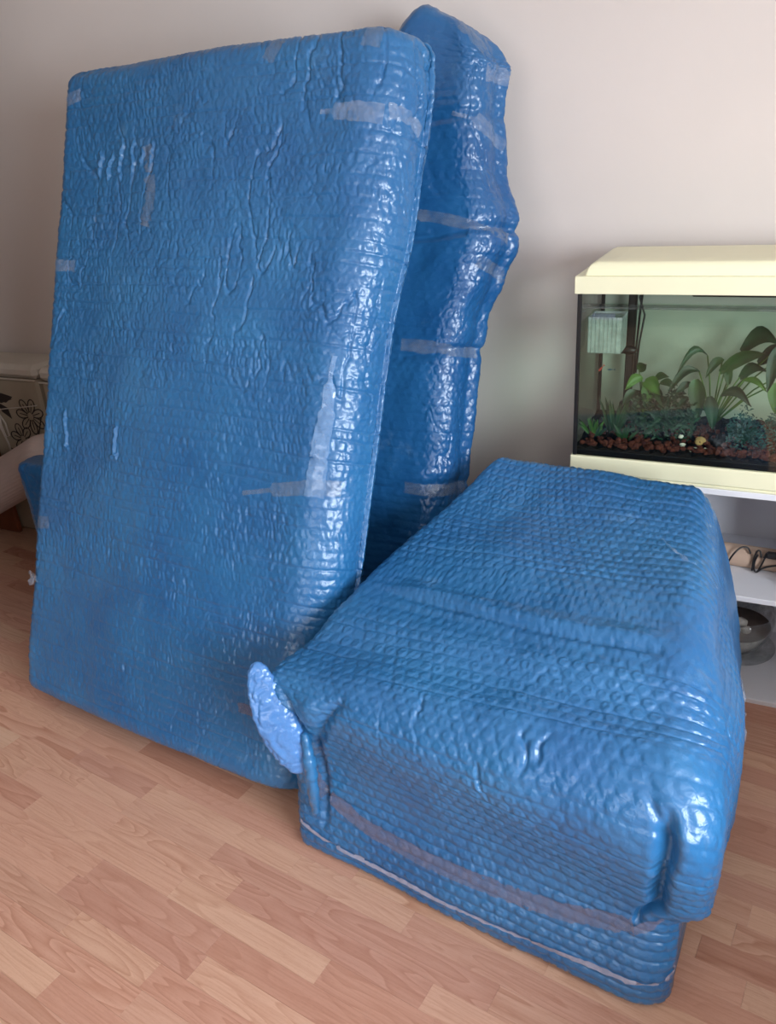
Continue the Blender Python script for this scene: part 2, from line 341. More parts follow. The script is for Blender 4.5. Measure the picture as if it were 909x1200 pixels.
# ---------------------------------------------------------------- wrapped bodies: a closed cross section lofted along one axis, with rounded ends
def section(corners, ne, nc, bulge=None):
    """corners: list of (a, b, r); returns closed loop points and arc coordinate"""
    C = [np.array(c[:2], float) for c in corners]; n = len(C); pts = []
    for i in range(n):
        p, pr, nx = C[i], C[i-1], C[(i+1) % n]; r = corners[i][2]
        t1 = p+(pr-p)/np.linalg.norm(pr-p)*r; t2 = p+(nx-p)/np.linalg.norm(nx-p)*r
        for k in range(nc[i]):
            t = k/nc[i]; w = 0.80
            q = ((1-t)**2*t1+2*w*t*(1-t)*p+t*t*t2)/((1-t)**2+2*w*t*(1-t)+t*t); pts.append(q)
        rn = corners[(i+1) % n][2]; t3 = nx+(p-nx)/np.linalg.norm(nx-p)*rn
        d = (t3-t2); nrm = np.array([d[1], -d[0]])/np.linalg.norm(d)
        for k in range(ne[i]):
            t = k/ne[i]; b = bulge[i] if bulge else 0
            pts.append(t2+d*t+nrm*b*math.sin(math.pi*t)**2)
    return np.array(pts)

def wrap_body(name, sec_at, length, nl, fil0, fil1, warp, relief, mat, parent, relief_cap=None, caprings=(10, 10), kf=9, flip=False, keep_base=False):
    """sec_at(t)->(N,2) loop for t in 0..1 along the axis; warp(a,b,l)->world"""
    rings = []; meta = []      # meta: (l coordinate, cap weight)
    def inset(P, d):
        lo, hi = P.min(0), P.max(0); c = (lo+hi)/2; hf = (hi-lo)/2
        Q = c+(P-c)*((hf-d)/hf)
        if keep_base: Q[:, 1] = lo[1]+(P[:, 1]-lo[1])*((2*hf[1]-d)/(2*hf[1]))
        return Q
    def smooth(P, k):
        for _ in range(k): P = 0.5*P+0.25*(np.roll(P, 1, 0)+np.roll(P, -1, 0))
        return P
    def cap_rings(P, l, n):
        c = P.mean(0); out = []
        for i in range(1, n+1):
            f = 1-i/(n+0.35); out.append(c+(P-c)*f)
        return out
    def ringset(fil, end):
        out = []
        for k in range(kf, 0, -1):
            th = math.pi/2*k/kf; o_ = fil*(1-math.sin(th))/length; S = sec_at(o_ if end < 0.5 else 1-o_); out.append((inset(S, fil*(1-math.cos(th))), fil*(1-math.sin(th)), k/kf, fil*(1-th)))
        return out
    r0 = ringset(fil0, 0.0); r1 = ringset(fil1, 1.0)
    for P in reversed(cap_rings(r0[0][0], 0, caprings[0])): rings.append(P); meta.append((0.0, 1.0, 0.0))
    for P, off, w, ar in r0: rings.append(P); meta.append((off, w, ar))
    for i in range(nl+1):
        t = i/nl; l = fil0+(length-fil0-fil1)*t; rings.append(sec_at(l/length)); meta.append((l, 0.0, l))
    for P, off, w, ar in reversed(r1): rings.append(P); meta.append((length-off, w, length-ar))
    for P in cap_rings(r1[0][0], 0, caprings[1]): rings.append(P); meta.append((length, 1.0, length))
    A = np.array(rings)                      # (M, N, 2)
    M, N = A.shape[:2]
    Lc = np.array([q[0] for q in meta])[:, None]*np.ones((1, N)); Wc = np.array([q[1] for q in meta])[:, None]*np.ones((1, N))
    Lr = np.array([q[2] for q in meta])[:, None]*np.ones((1, N))
    mid = sec_at(0.5); seg = np.linalg.norm(np.roll(mid, -1, 0)-mid, axis=1); sc = np.concatenate([[0], np.cumsum(seg)[:-1]])
    Sc = np.ones((M, 1))*sc[None, :]
    P = warp(A[..., 0], A[..., 1], Lc)       # (M, N, 3)
    def normals(P):
        ds = np.roll(P, -1, 1)-np.roll(P, 1, 1); dl = np.gradient(P, axis=0)
        n = np.cross(ds, dl); n /= np.linalg.norm(n, axis=2)[..., None]+1e-12
        return n
    Nn = normals(P); cen = P.reshape(-1, 3).mean(0)
    if np.mean(np.sum(Nn[M//2]*(P[M//2]-P[M//2].mean(0)), 1)) < 0: Nn = -Nn; flip = not flip
    h = relief(Sc, Lr)*(1-sstep(0.72, 0.98, Wc))
    if relief_cap is not None: h = h+relief_cap(A[..., 0], A[..., 1], Lc)*sstep(0.72, 0.98, Wc)
    fade = np.ones(M); fade[:3] = (0, .3, .7); fade[-3:] = (.7, .3, 0)
    P = P+Nn*(h*fade[:, None])[..., None]
    V = P.reshape(-1, 3); V[:, 2] = np.maximum(V[:, 2], 0.0006)
    i = np.arange(M-1)[:, None]*N; j = np.arange(N)[None, :]; j2 = (j+1) % N
    Fq = np.stack([i+j, i+j2, i+N+j2, i+N+j], -1).reshape(-1, 4)
    if flip: Fq = Fq[:, ::-1]
    me = bpy.data.meshes.new(name)
    nv, nf = len(V), len(Fq); e0 = np.arange(N); e1 = (M-1)*N+np.arange(N)
    c0 = e0 if flip else e0[::-1]; c1 = e1[::-1] if flip else e1
    me.vertices.add(nv); me.vertices.foreach_set('co', V.astype(np.float32).ravel())
    loops = np.concatenate([Fq.ravel(), c0, c1]); me.loops.add(len(loops)); me.loops.foreach_set('vertex_index', loops.astype(np.int32))
    me.polygons.add(nf+2); me.polygons.foreach_set('loop_start', np.concatenate([np.arange(nf)*4, [nf*4, nf*4+N]]).astype(np.int32))
    me.polygons.foreach_set('use_smooth', np.ones(nf+2, bool))
    me.update(calc_edges=True); me.validate(); me.materials.append(mat)
    o = bpy.data.objects.new(name, me); link(o, parent)
    # mesh was made in world space: shift to the parent's origin
    if parent is not None:
        me.transform(Matrix.Translation(-parent.location))
    # coarse BVH for laying tapes on the film
    st = 1
    return o, BVHTree.FromPolygons([tuple(v) for v in V[:, :]], [tuple(f) for f in Fq[:, :]])

def groove(s, l, a, b, width, jit=0.0, seed=0):
    """1 on the segment a-b of the unrolled film, falling off over width; tapers towards both ends"""
    ax, ay = a; bx, by = b; dx, dy = bx-ax, by-ay; L2_ = dx*dx+dy*dy
    if jit: s = s+jit*perlin(l/0.025, s/0.025, seed+90); l = l+jit*perlin(s/0.02, l/0.02, seed+91)
    t = np.clip(((s-ax)*dx+(l-ay)*dy)/L2_, 0, 1); d = np.hypot(s-ax-t*dx, l-ay-t*dy)
    return np.exp(-(d/width)**2)*np.clip(4*t*(1-t)+0.35, 0, 1)
def profile(xs, ys):
    xs = np.array(xs, float); ys = np.array(ys, float)
    def f(t):
        t = np.asarray(t, float); i = np.clip(np.searchsorted(xs, t)-1, 0, len(xs)-2)
        u = np.clip((t-xs[i])/(xs[i+1]-xs[i]), 0, 1); u = u*u*(3-2*u); return ys[i]+(ys[i+1]-ys[i])*u
    return f

# ================================================================ THE ROOM
def struct(o): o['kind'] = 'structure'; return o
x0, x1, y0, y1, hh = (ROOM[k] for k in ('x0', 'x1', 'y0', 'y1', 'h'))
b = MB(); b.box((x0-0.1, y1, -0.02), (x1+0.1, y1+0.12, hh)); struct(b.build('wall_back', MATS['wall']))
b = MB(); b.box((x0-0.12, y0-0.1, -0.02), (x0, y1, hh)); struct(b.build('wall_left', MATS['wall_bounce_cut']))
b = MB(); w = WIN
b.box((x1, y0, -0.02), (x1+0.14, w['y0'], hh)); b.box((x1, w['y1'], -0.02), (x1+0.14, y1, hh))
b.box((x1, w['y0'], -0.02), (x1+0.14, w['y1'], w['z0'])); b.box((x1, w['y0'], w['z1']), (x1+0.14, w['y1'], hh)); struct(b.build('wall_right', MATS['wall']))
b = MB(); w = WIN2
b.box((x0, y0-0.14, -0.02), (w['x0'], y0, hh)); b.box((w['x1'], y0-0.14, -0.02), (x1+0.14, y0, hh))
b.box((w['x0'], y0-0.14, -0.02), (w['x1'], y0, w['z0'])); b.box((w['x0'], y0-0.14, w['z1']), (w['x1'], y0, hh)); struct(b.build('wall_front', MATS['wall_bounce_cut']))
b = MB(); b.box((x0-0.12, y0-0.14, hh), (x1+0.14, y1+0.12, hh+0.1)); struct(b.build('ceiling', MATS['ceiling']))

# unseen stub wall at left and low block at right, added to cast shade
b = MB(); b.box((-3.75, 0.95, -0.02), (-2.46, 1.42, hh)); struct(b.build('shade_wall_added', MATS['wall_bounce_cut']))
b = MB(); b.box((0.50, 0.25, 0.0), (x1, 1.8, 0.60), 0.01); struct(b.build('shade_block_added', MATS['wall_bounce_cut']))

# laminate floor: dark core below, strips on top
b = MB(); b.box((x0-0.12, y0-0.14, -0.06), (x1+0.14, y1+0.12, -0.0072)); floor = struct(b.build('floor', MATS['underlay']))
ANG = math.radians(7.459656); ca, sa = math.cos(ANG), math.sin(ANG)
SW, SBASE = 0.0645, 0.6735
rng = random.Random(11)
known = {-3: [-1.32], -2: [-1.131, -1.58], 0: [-1.51, -1.066, -0.54], 1: [-1.49, -1.075, -0.62], 2: [-1.83, -1.262, -0.82], 3: [-1.96, -1.56, -1.132, -0.6],
         4: [-1.775, -1.58, -0.922, -0.477], 5: [-1.884, -1.57, -1.05], 7: [-1.325], 8: [-0.045], 6: [-1.5, -0.9]}
def strip_cuts(k):
    ks = sorted(known.get(k, [])); lo, hi = -3.9, 0.9; cuts = []
    if not ks: ks = [rng.uniform(-1.4, -1.0)]
    x = ks[0]
    while x > lo: x -= rng.uniform(0.24, 0.52); cuts.append(x)
    x = ks[-1]; cuts += ks
    while x < hi: x += rng.uniform(0.24, 0.52); cuts.append(x)
    out = sorted(cuts); res = [out[0]]
    for c in out[1:]:
        while c-res[-1] > 0.62: res.append(res[-1]+rng.uniform(0.28, 0.48)) if c-res[-1] > 0.9 else res.append((res[-1]+c)/2)
        res.append(c)
    return res
pieces = []
for k in range(-7, 36):
    cuts = strip_cuts(k)
    for a, c in zip(cuts[:-1], cuts[1:]):
        if c-a < 0.05: continue
        cx, cy = (a+c)/2, SBASE+SW*(k+0.5); X, Y = cx*ca+cy*sa, -cx*sa+cy*ca
        if X < x0+0.25 or X > 0.95 or Y > y1-0.06: continue
        d = (Vector((X, Y, 0))-Vector((0, 0, CAM_H))); seen = d.dot(W_)
        px, py = 455+F_PX*d.dot(R_)/seen, 600-F_PX*d.dot(U_)/seen
        score = 0 if (-260 < px < 1170 and py < 1420) else 1
        pieces.append((score, d.length, cx, cy, c-a))
pieces.sort()
gap = 0.00012
mesh_cache = {}
def strip_mesh(L):
    key = round(L, 2)
    if key not in mesh_cache:
        m_ = MB(); m_.box((-L/2+gap, -SW/2+gap, -0.007), (L/2-gap, SW/2-gap, 0.0), 0.00025)
        me = bpy.data.meshes.new('floor_strip'); me.from_pydata(m_.v, [], m_.f); me.update(); me.materials.append(MATS['floor']); mesh_cache[key] = me
    return mesh_cache[key]
rest = MB()
near = pieces[:295]
for sc_, dl, cx, cy, L in near:
    m_ = MB(); m_.box((-L/2+gap, -SW/2+gap, -0.007), (L/2-gap, SW/2-gap, 0.0), 0.00025)
    me = bpy.data.meshes.new('floor_strip'); me.from_pydata(m_.v, [], m_.f); me.materials.append(MATS['floor'])
    o = bpy.data.objects.new('floor_strip', me); col.objects.link(o); o.parent = floor
    o.location = (cx*ca+cy*sa, -cx*sa+cy*ca, 0); o.rotation_euler = (0, 0, -ANG)
def rest_box(cx, cy, L):
    for sx, sy in ((-1, -1), (1, -1), (1, 1), (-1, 1)):
        u, v = cx+sx*(L/2-gap), cy+sy*(SW/2-gap); rest.v.append((u*ca+v*sa, -u*sa+v*ca, -0.0002))
    n = len(rest.v); rest.f.append((n-4, n-3, n-2, n-1))
for sc_, dl, cx, cy, L in pieces[295:]: rest_box(cx, cy, L)
done = set((round(p[2], 3), round(p[3], 3)) for p in pieces)
rng2 = random.Random(5)
for k in range(-58, 48):
    x = -6.0
    cs = strip_cuts(k) if -7 <= k < 36 else [0.0, 0.0]
    while x < 4.5:
        L = rng2.uniform(0.28, 0.5); cx, cy = x+L/2, SBASE+SW*(k+0.5); X, Y = cx*ca+cy*sa, -cx*sa+cy*ca
        if x0 < X-L/2 and X+L/2 < x1 and y0 < Y < y1-0.03 and not (-7 <= k < 36 and x0+0.0 < X < 1.2): rest_box(cx, cy, L)
        x += L
o = rest.build('floor_strip_remainder', MATS['floor'], floor); o['kind'] = 'stuff'

# windows outside the frame
def window(name, axis, lo, hi, z0_, z1_, at, thick):
    fr = MB(); pn = MB(); t = 0.06
    def bx(mb, u0, u1, za, zb, d0, d1):
        if axis == 'y': mb.box((at+d0, u0, za), (at+d1, u1, zb))
        else: mb.box((u0, at-d1, za), (u1, at-d0, zb))
    mid = (lo+hi)/2
    for u0, u1 in ((lo, lo+t), (hi-t, hi), (mid-t/2, mid+t/2)): bx(fr, u0, u1, z0_, z1_, 0.07, 0.12)
    bx(fr, lo, hi, z0_, z0_+t, 0.07, 0.12); bx(fr, lo, hi, z1_-t, z1_, 0.07, 0.12)
    o = struct(fr.build(name, MATS['window_frame']))
    sill = MB(); bx(sill, lo-0.04, hi+0.04, z0_-0.03, z0_, -0.12, 0.07); sill.build('window_sill', MATS['window_frame'], o)
    bx(pn, lo+t, mid-t/2, z0_+t, z1_-t, 0.09, 0.096); p = pn.build('window_pane', MATS['window_glass'], o)
    pn = MB(); bx(pn, mid+t/2, hi-t, z0_+t, z1_-t, 0.09, 0.096); pn.build('window_pane', MATS['window_glass'], o)
window('window_1', 'y', WIN['y0'], WIN['y1'], WIN['z0'], WIN['z1'], x1, 0.14)
window('window_2', 'x', WIN2['x0'], WIN2['x1'], WIN2['z0'], WIN2['z1'], y0, 0.14)

# ================================================================ PACK 1: tall mattress-shaped pack leaning back
T1 = 0.20
psi, lean = -0.104, 0.369
def frame(px_, py_, psi, lean, T):
    e = np.array([math.cos(psi), math.sin(psi), 0]); n = np.array([-math.sin(psi), math.cos(psi), 0]); z = np.array([0, 0, 1.])
    v = math.cos(lean)*z+math.sin(lean)*n; w = math.sin(lean)*z-math.cos(lean)*n
    return np.array([px_, py_, T*math.sin(lean)]), e, v, w
o1, e1, v1, w1 = frame(-2.079, 1.386, psi, lean, T1)
W1, L1 = 1.160, 1.931
dL1 = profile([0, .1, .5, .85, 1], [0.012, 0.004, -0.004, -0.006, -0.018])
dR1 = profile([0, .15, .35, .62, .78, .92, 1], [-0.045, -0.03, -0.018, -0.015, 0.015, 0.02, 0.005])
def sec1(t):
    l, r = float(dL1(t)), W1+float(dR1(t)); c = 0.035*math.sin(math.pi*t)
    return section([(l, 0, .035), (r, 0, .13), (r, T1, .06), (l, T1, .03)], (320, 14, 24, 10), (10, 56, 16, 6), bulge=[0.012+0.01*math.sin(math.pi*t), 0.012, 0.02, 0.01])
def warp1(a, b, l): return o1+a[..., None]*e1+l[..., None]*v1-b[..., None]*w1
def relief1(s, l):
    mask = 0.35+1.1*sstep(0.9, 1.4, l)+0.5*sstep(0.95, 1.15, s)
    h = film_relief(s, l, 3, amp=0.0016, crack=0.0044, crackmask=mask, rows=0.0028, pinch=0.0032, puff=0.0004)
    # pulled-in pleats radiating from the upper right corner
    d = np.hypot((s-1.17), (l-1.76)); an = np.arctan2(l-1.76, s-1.17)
    h = h+0.0045*perlin(an*2.6+3, d/0.5, 77)*np.exp(-((d-0.20)/0.12)**2)
    for a_, b_, q in (((0.395, 0.80), (0.385, 0.90), 1), ((0.37, 0.80), (0.40, 0.82), 4), ((0.15, 0.80), (0.13, 0.92), 2), ((0.14, 0.81), (0.165, 0.80), 3), ((0.20, 1.60), (0.20, 1.68), 5), ((0.24, 1.60), (0.25, 1.67), 6), ((0.29, 1.59), (0.29, 1.70), 7), ((0.34, 1.61), (0.335, 1.69), 8), ((0.375, 1.63), (0.38, 1.68), 9), ((0.41, 1.62), (0.415, 1.69), 10)):
        h = h+0.006*groove(s, l, a_, b_, 0.0045, 0.008, q)-0.004*groove(s-0.009, l, a_, b_, 0.005, 0.008, q)
    return h
pack1 = empty('wrapped_package', tuple(o1+e1*W1/2), 'tallest and broadest blue bubble-film package, leaning back with its flat face forward', 'package')
body1, bvh1 = wrap_body('film_wrapping', sec1, L1, 600, 0.035, 0.045, warp1, relief1, MATS['film'], pack1, caprings=(8, 8))

# ================================================================ PACK 2: leaning on the wall behind it
T2 = 0.20
o2, e2, v2, w2 = frame(-1.62, 1.905, -0.02, 0.245, T2)
W2, L2 = 0.82, 1.985
dR2 = profile([0, .3, .5, .56, .63, .67, .71, .78, .86, .93, 1], [-0.045, -0.025, -0.015, 0.0, 0.045, 0.075, 0.07, 0.025, 0.015, 0.02, -0.01])
def sec2(t):
    r = W2+float(dR2(t)); top = sstep(0.9, 1.0, t)
    return section([(0, 0, .04), (r, 0, .085), (r, T2, .04), (0, T2, .04)], (80, 24, 24, 10), (6, 56, 22, 6), bulge=[0.01, 0.025, 0.01, 0.01])
def warp2(a, b, l):
    drop = (0.10*sstep(W2-0.26, W2+0.03, a)+0.22*sstep(W2-0.17, W2-0.38, a))*sstep(L2-0.25, L2, l)
    return o2+a[..., None]*e2+(l-drop)[..., None]*v2-b[..., None]*w2
def relief2(s, l):
    h = film_relief(s, l, 9, amp=0.0024, crack=0.0034, crackmask=0.9, rows=0.0008, pinch=0.0016, puff=0.0)
    for lc, a in ((1.36, .012), (1.02, .009), (0.62, .007), (1.66, .006)):   # tape bands pulled tight
        h = h-a*np.exp(-((l-lc-0.02*np.sin(s*9))/0.014)**2)
    return h+0.006*fbm(s/0.12, l/0.2, 31, 2)
pack2 = empty('wrapped_package', tuple(o2+e2*W2/2), 'darker blue bubble-film package leaning on the wall, half hidden behind the tallest package', 'package')
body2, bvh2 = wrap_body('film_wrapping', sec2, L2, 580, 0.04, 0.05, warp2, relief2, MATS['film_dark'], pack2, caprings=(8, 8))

# ================================================================ BOX-SHAPED PACK in front
XLb, XRb = profile([0, .3, .93], [-0.935, -0.872, -0.775]), profile([0, .93], [-0.022, 0.035])
XLt, XRt = (lambda a: -1.0+0.33*np.clip(a/0.93, 0, 1)), (lambda a: -0.005-0.085*np.clip(a/0.93, 0, 1))
def warp3(a, b, l):       # a = depth, b = height, l = 0..LB across
    f = l/0.87; k = np.clip(b/0.76, 0, 1.1)
    kk = k**1.6
    XL = XLb(a)*(1-kk)+XLt(a)*kk; XR = XRb(a)*(1-kk)+XRt(a)*kk+0.030*np.sin(np.pi*np.clip(b/0.82, 0, 1))**2*sstep(0.05, 0.6, a)
    X = XL+(XR-XL)*f+0.052*sstep(0.235, 0.275, b)*sstep(0.66, 0.48, b)*sstep(0.75, 0.30, a)*sstep(0.86, 0.97, f)
    Y = 1.085-0.135*(X+0.07)+a
    return np.stack([X, Y, b], -1)
LB = 0.87
def sec3(t):
    zf = 0.515+0.035*t
    return section([(0.015, 0.0, .03), (0.0, zf, .05+.07*t), (0.36, 0.60+0.095*t, .12), (0.93, 0.77, .035), (0.94, 0.0, .04)], (170, 90, 200, 20, 14), (8, 44, 32, 12, 6), bulge=[0.035, 0.012, 0.012, 0.02, 0.0])
def relief3(s, l):
    h = film_relief(l, s, 21, amp=0.0032, crack=0.0026, crackmask=0.6, rows=0.0022, pinch=0.0010, puff=0.0004+0.0014*sstep(0.5, 0.25, s))
    h = h+0.006*fbm(l/0.30, s/0.30, 41, 2)
    # folds gathered at the front left corner, pleats beside the right corner, snags on the bend
    h = h-0.016*groove(l, s, (0.20, 0.55), (0.105, 0.36), 0.011, 0.006, 1)-0.014*groove(l, s, (0.06, 0.52), (0.105, 0.36), 0.010, 0.005, 2)
    h = h+0.010*groove(l, s, (0.13, 0.53), (0.115, 0.44), 0.022, 0.004, 3)-0.012*groove(l, s, (0.105, 0.38), (0.09, 0.12), 0.010, 0.004, 4)
    h = h-0.010*groove(l, s, (0.785, 0.555), (0.81, 0.485), 0.006, 0.003, 5)+0.006*groove(l, s, (0.80, 0.565), (0.825, 0.50), 0.009, 0.003, 6)
    h = h-0.034*groove(l, s, (0.805, 0.545), (0.800, 0.245), 0.0065, 0.003, 12)
    for a_, b_, q in (((0.575, 0.60), (0.585, 0.53), 7), ((0.615, 0.60), (0.60, 0.545), 8), ((0.36, 0.62), (0.37, 0.56), 9), ((0.50, 0.52), (0.52, 0.44), 10)):
        h = h-0.006*groove(l, s, a_, b_, 0.005, 0.010, q)
    # the tight pleat where seat and back cushions meet
    sp = 0.885-0.045*l/0.87+0.006*np.sin(l*9); pm = sstep(0.04, 0.22, l)*sstep(0.80, 0.72, l)
    h = h-0.012*np.exp(-((s-sp)/0.008)**2)*pm+0.009*np.exp(-((s-sp-0.030)/0.020)**2)*pm-0.004*np.exp(-((s-sp+0.035)/0.02)**2)*pm
    return h
pack3 = empty('wrapped_package', (-0.47, 1.65, 0), 'low boxy blue bubble-film package in the foreground with tape around its base', 'package')
body3, bvh3 = wrap_body('film_wrapping', sec3, LB, 265, 0.035, 0.075, warp3, relief3, MATS['film'], pack3,
                        relief_cap=lambda a, b_, l: film_relief(a, b_, 25, amp=0.0036, crack=0.002, crackmask=0.5, rows=0.0008, pinch=0.0016), caprings=(10, 120), kf=34, keep_base=True)

# ---------------------------------------------------------------- folded corners of the film
def lobe(name, pts, wid, thk, wdir, mat, parent, seed, nseg=40, nl=70, amp=0.0025, pitch=0.03):
    """flattened soft fold: closed cross section swept along pts; wid / thk are half sizes at each point"""
    P = np.array(pts, float); tt = np.linspace(0, len(P)-1, nl); i = np.minimum(tt.astype(int), len(P)-2); u = (tt-i)[:, None]
    def cat(A):
        A = np.asarray(A, float); A = A[:, None] if A.ndim == 1 else A
        a0, a1, a2, a3 = A[np.maximum(i-1, 0)], A[i], A[i+1], A[np.minimum(i+2, len(A)-1)]
        return 0.5*((2*a1)+(a2-a0)*u+(2*a0-5*a1+4*a2-a3)*u**2+(-a0+3*a1-3*a2+a3)*u**3)
    Cn = cat(P); Wd = cat(wid); Tk = cat(thk); T = np.gradient(Cn, axis=0); T /= np.linalg.norm(T, axis=1)[:, None]
    wv = np.array(wdir, float); wv = wv[None, :]-T*(T@wv)[:, None]; wv /= np.linalg.norm(wv, axis=1)[:, None]; nv = np.cross(T, wv)
    endf = np.minimum(1, np.minimum(np.linspace(0, 1, nl), np.linspace(1, 0, nl))/0.10); endf = np.sqrt(np.clip(1-(1-endf)**2, 0.0005, 1))[:, None]
    a = np.linspace(0, 2*np.pi, nseg, endpoint=False)
    ca_, sa_ = np.sign(np.cos(a))*np.abs(np.cos(a))**0.8, np.sign(np.sin(a))*np.abs(np.sin(a))**0.8
    V = Cn[:, None, :]+wv[:, None, :]*(Wd*endf*ca_[None, :])[..., None]+nv[:, None, :]*(Tk*endf*sa_[None, :])[..., None]
    L = np.concatenate([[0], np.cumsum(np.linalg.norm(np.diff(Cn, axis=0), axis=1))])[:, None]*np.ones((1, nseg)); S = Wd*ca_[None, :]+Tk*sa_[None, :]*0.8
    h = amp*(0.9*fbm(L/pitch, S/pitch*0.8, seed, 3)+cracks(L/0.05, S/0.06, seed+4, 0.08)*-1.2)*endf
    D = wv[:, None, :]*ca_[None, :, None]+nv[:, None, :]*sa_[None, :, None]
    V = (V+D*h[..., None]).reshape(-1, 3); F = [(r*nseg+c, r*nseg+(c+1) % nseg, (r+1)*nseg+(c+1) % nseg, (r+1)*nseg+c) for r in range(nl-1) for c in range(nseg)]
    F += [tuple(range(nseg))[::-1], tuple((nl-1)*nseg+k for k in range(nseg))]
    return mesh_obj(name, [local(parent, v) for v in V], F, mat, parent, True)
lobe('corner_flap', [(-0.980, 1.222, 0.545), (-0.956, 1.205, 0.490), (-0.917, 1.185, 0.420), (-0.884, 1.180, 0.350), (-0.862, 1.182, 0.290)], [.016, .038, .048, .042, .020], [.010, .016, .018, .016, .010], (0.86, 0.48, 0.12), MATS['film_in_lit'], pack3, 3, 60, 110, 0.0022, 0.018)['label'] = 'light blue smooth folded ear of film at the front left corner'
lobe('film_fold', [(-0.852, 1.195, 0.400), (-0.838, 1.180, 0.330), (-0.836, 1.176, 0.250), (-0.850, 1.195, 0.150)], [.010, .014, .014, .010], [.010, .014, .013, .010], (1, 0, 0.1), MATS['film'], pack3, 5, 28, 60, 0.002, 0.03)

# ---------------------------------------------------------------- strips of tape laid on the film
def tape(bvh, pts, width, mat, parent, name='tape_strip', off=0.0014, wrinkle=0.0006, seed=0, snap=True, ragged=0.0, label=None):
    P = [Vector(p) for p in pts]; q = []
    for a, b in zip(P[:-1], P[1:]):
        n = max(1, int((b-a).length/0.008)); q += [a.lerp(b, k/n) for k in range(n)]
    q.append(P[-1])
    for _ in range(3): q = [q[0]]+[(q[i-1]+q[i]*2+q[i+1])/4 for i in range(1, len(q)-1)]+[q[-1]]
    rg = random.Random(seed); nw = max(2, int((max(width) if isinstance(width, list) else width)/0.006)); V = []; F = []
    for i, c in enumerate(q):
        t = (q[min(i+1, len(q)-1)]-q[max(i-1, 0)]).normalized(); hit = bvh.find_nearest(c); n = hit[1]
        if n.dot(Vector((0, 0, CAM_H))-c) < 0: n = -n
        side = n.cross(t).normalized(); w_ = (width[i*(len(width)-1)//max(1, len(q)-1)] if isinstance(width, list) else width)*(1+rg.uniform(-ragged, ragged))
        sk = rg.uniform(-ragged, ragged)*w_*(1 if i in (0, len(q)-1) else 0.3)
        for j in range(nw+1):
            p = c+side*((j/nw-0.5)*w_+sk)
            if snap:
                hh_ = bvh.find_nearest(p); nn = hh_[1]
                if nn.dot(n) < 0: nn = -nn
                p = hh_[0]+nn*(off+rg.uniform(0, wrinkle))
            else: p = p+n*rg.uniform(0, wrinkle)
            V.append(p)
    m_ = nw+1
    for i in range(len(q)-1):
        for j in range(nw): a = i*m_+j; F.append((a, a+1, a+m_+1, a+m_))
    o = mesh_obj(name, [local(parent, v) for v in V], F, mat, parent, True)
    if label: o['label'] = label
    return o
TB, TC, TW = MATS['tape_brown'], MATS['tape'], MATS['tape_white']
tape(bvh3, [(-0.885, 1.225, 0.300), (-0.854, 1.226, 0.200), (-0.716, 1.2, 0.153), (-0.555, 1.174, 0.142), (-0.35, 1.15, 0.152), (-0.238, 1.138, 0.167), (-0.17, 1.125, 0.187), (-0.10, 1.125, 0.205)], 0.042, TB, pack3, seed=1, label='wide clear tape band around the lower front')
tape(bvh3, [(-0.10, 1.12, 0.198), (-0.075, 1.125, 0.215), (-0.045, 1.13, 0.250), (-0.010, 1.14, 0.285), (0.040, 1.20, 0.33)], [0.020, 0.012, 0.008, 0.008, 0.010, 0.012], MATS['tape_brown'], pack3, seed=2, snap=False, wrinkle=0.002, label='tape pulled off the corner into a twisted strand')
MATS['tape_strand'] = clear_material('twisted_tape_strand', srgb(176, 176, 196), 0.62, 0.15, 0.5)
tape(bvh3, [(-0.92, 1.22, 0.090), (-0.867, 1.201, 0.075), (-0.794, 1.194, 0.058), (-0.554, 1.16, 0.055), (-0.344, 1.133, 0.060), (-0.194, 1.112, 0.075), (-0.095, 1.116, 0.075), (-0.045, 1.13, 0.085), (-0.02, 1.18, 0.11), (-0.01, 1.25, 0.16)], 0.010, MATS['tape_strand'], pack3, seed=3, off=0.002, wrinkle=0.002, label='narrow twisted tape strand around the base')
tape(bvh3, [(-0.84, 1.215, 0.345), (-0.865, 1.205, 0.30), (-0.885, 1.21, 0.25)], 0.030, TC, pack3, seed=31, wrinkle=0.003)
tape(bvh3, [(-0.171, 1.765, 0.719), (-0.139, 1.716, 0.721), (-0.106, 1.681, 0.708), (-0.076, 1.666, 0.682), (-0.052, 1.66, 0.661)], [0.004, 0.006, 0.010, 0.005, 0.004], TW, pack3, seed=4, off=0.003, wrinkle=0.002)
tape(bvh3, [(0.005, 1.553, 0.504), (0.013, 1.529, 0.457), (0.008, 1.483, 0.422)], 0.035, TW, pack3, seed=5, wrinkle=0.006, ragged=0.4)
tape(bvh3, [(0.000, 1.20, 0.46), (0.012, 1.19, 0.42), (0.018, 1.19, 0.38)], [0.012, 0.03, 0.02], TW, pack3, seed=6, snap=False, wrinkle=0.006, ragged=0.5)
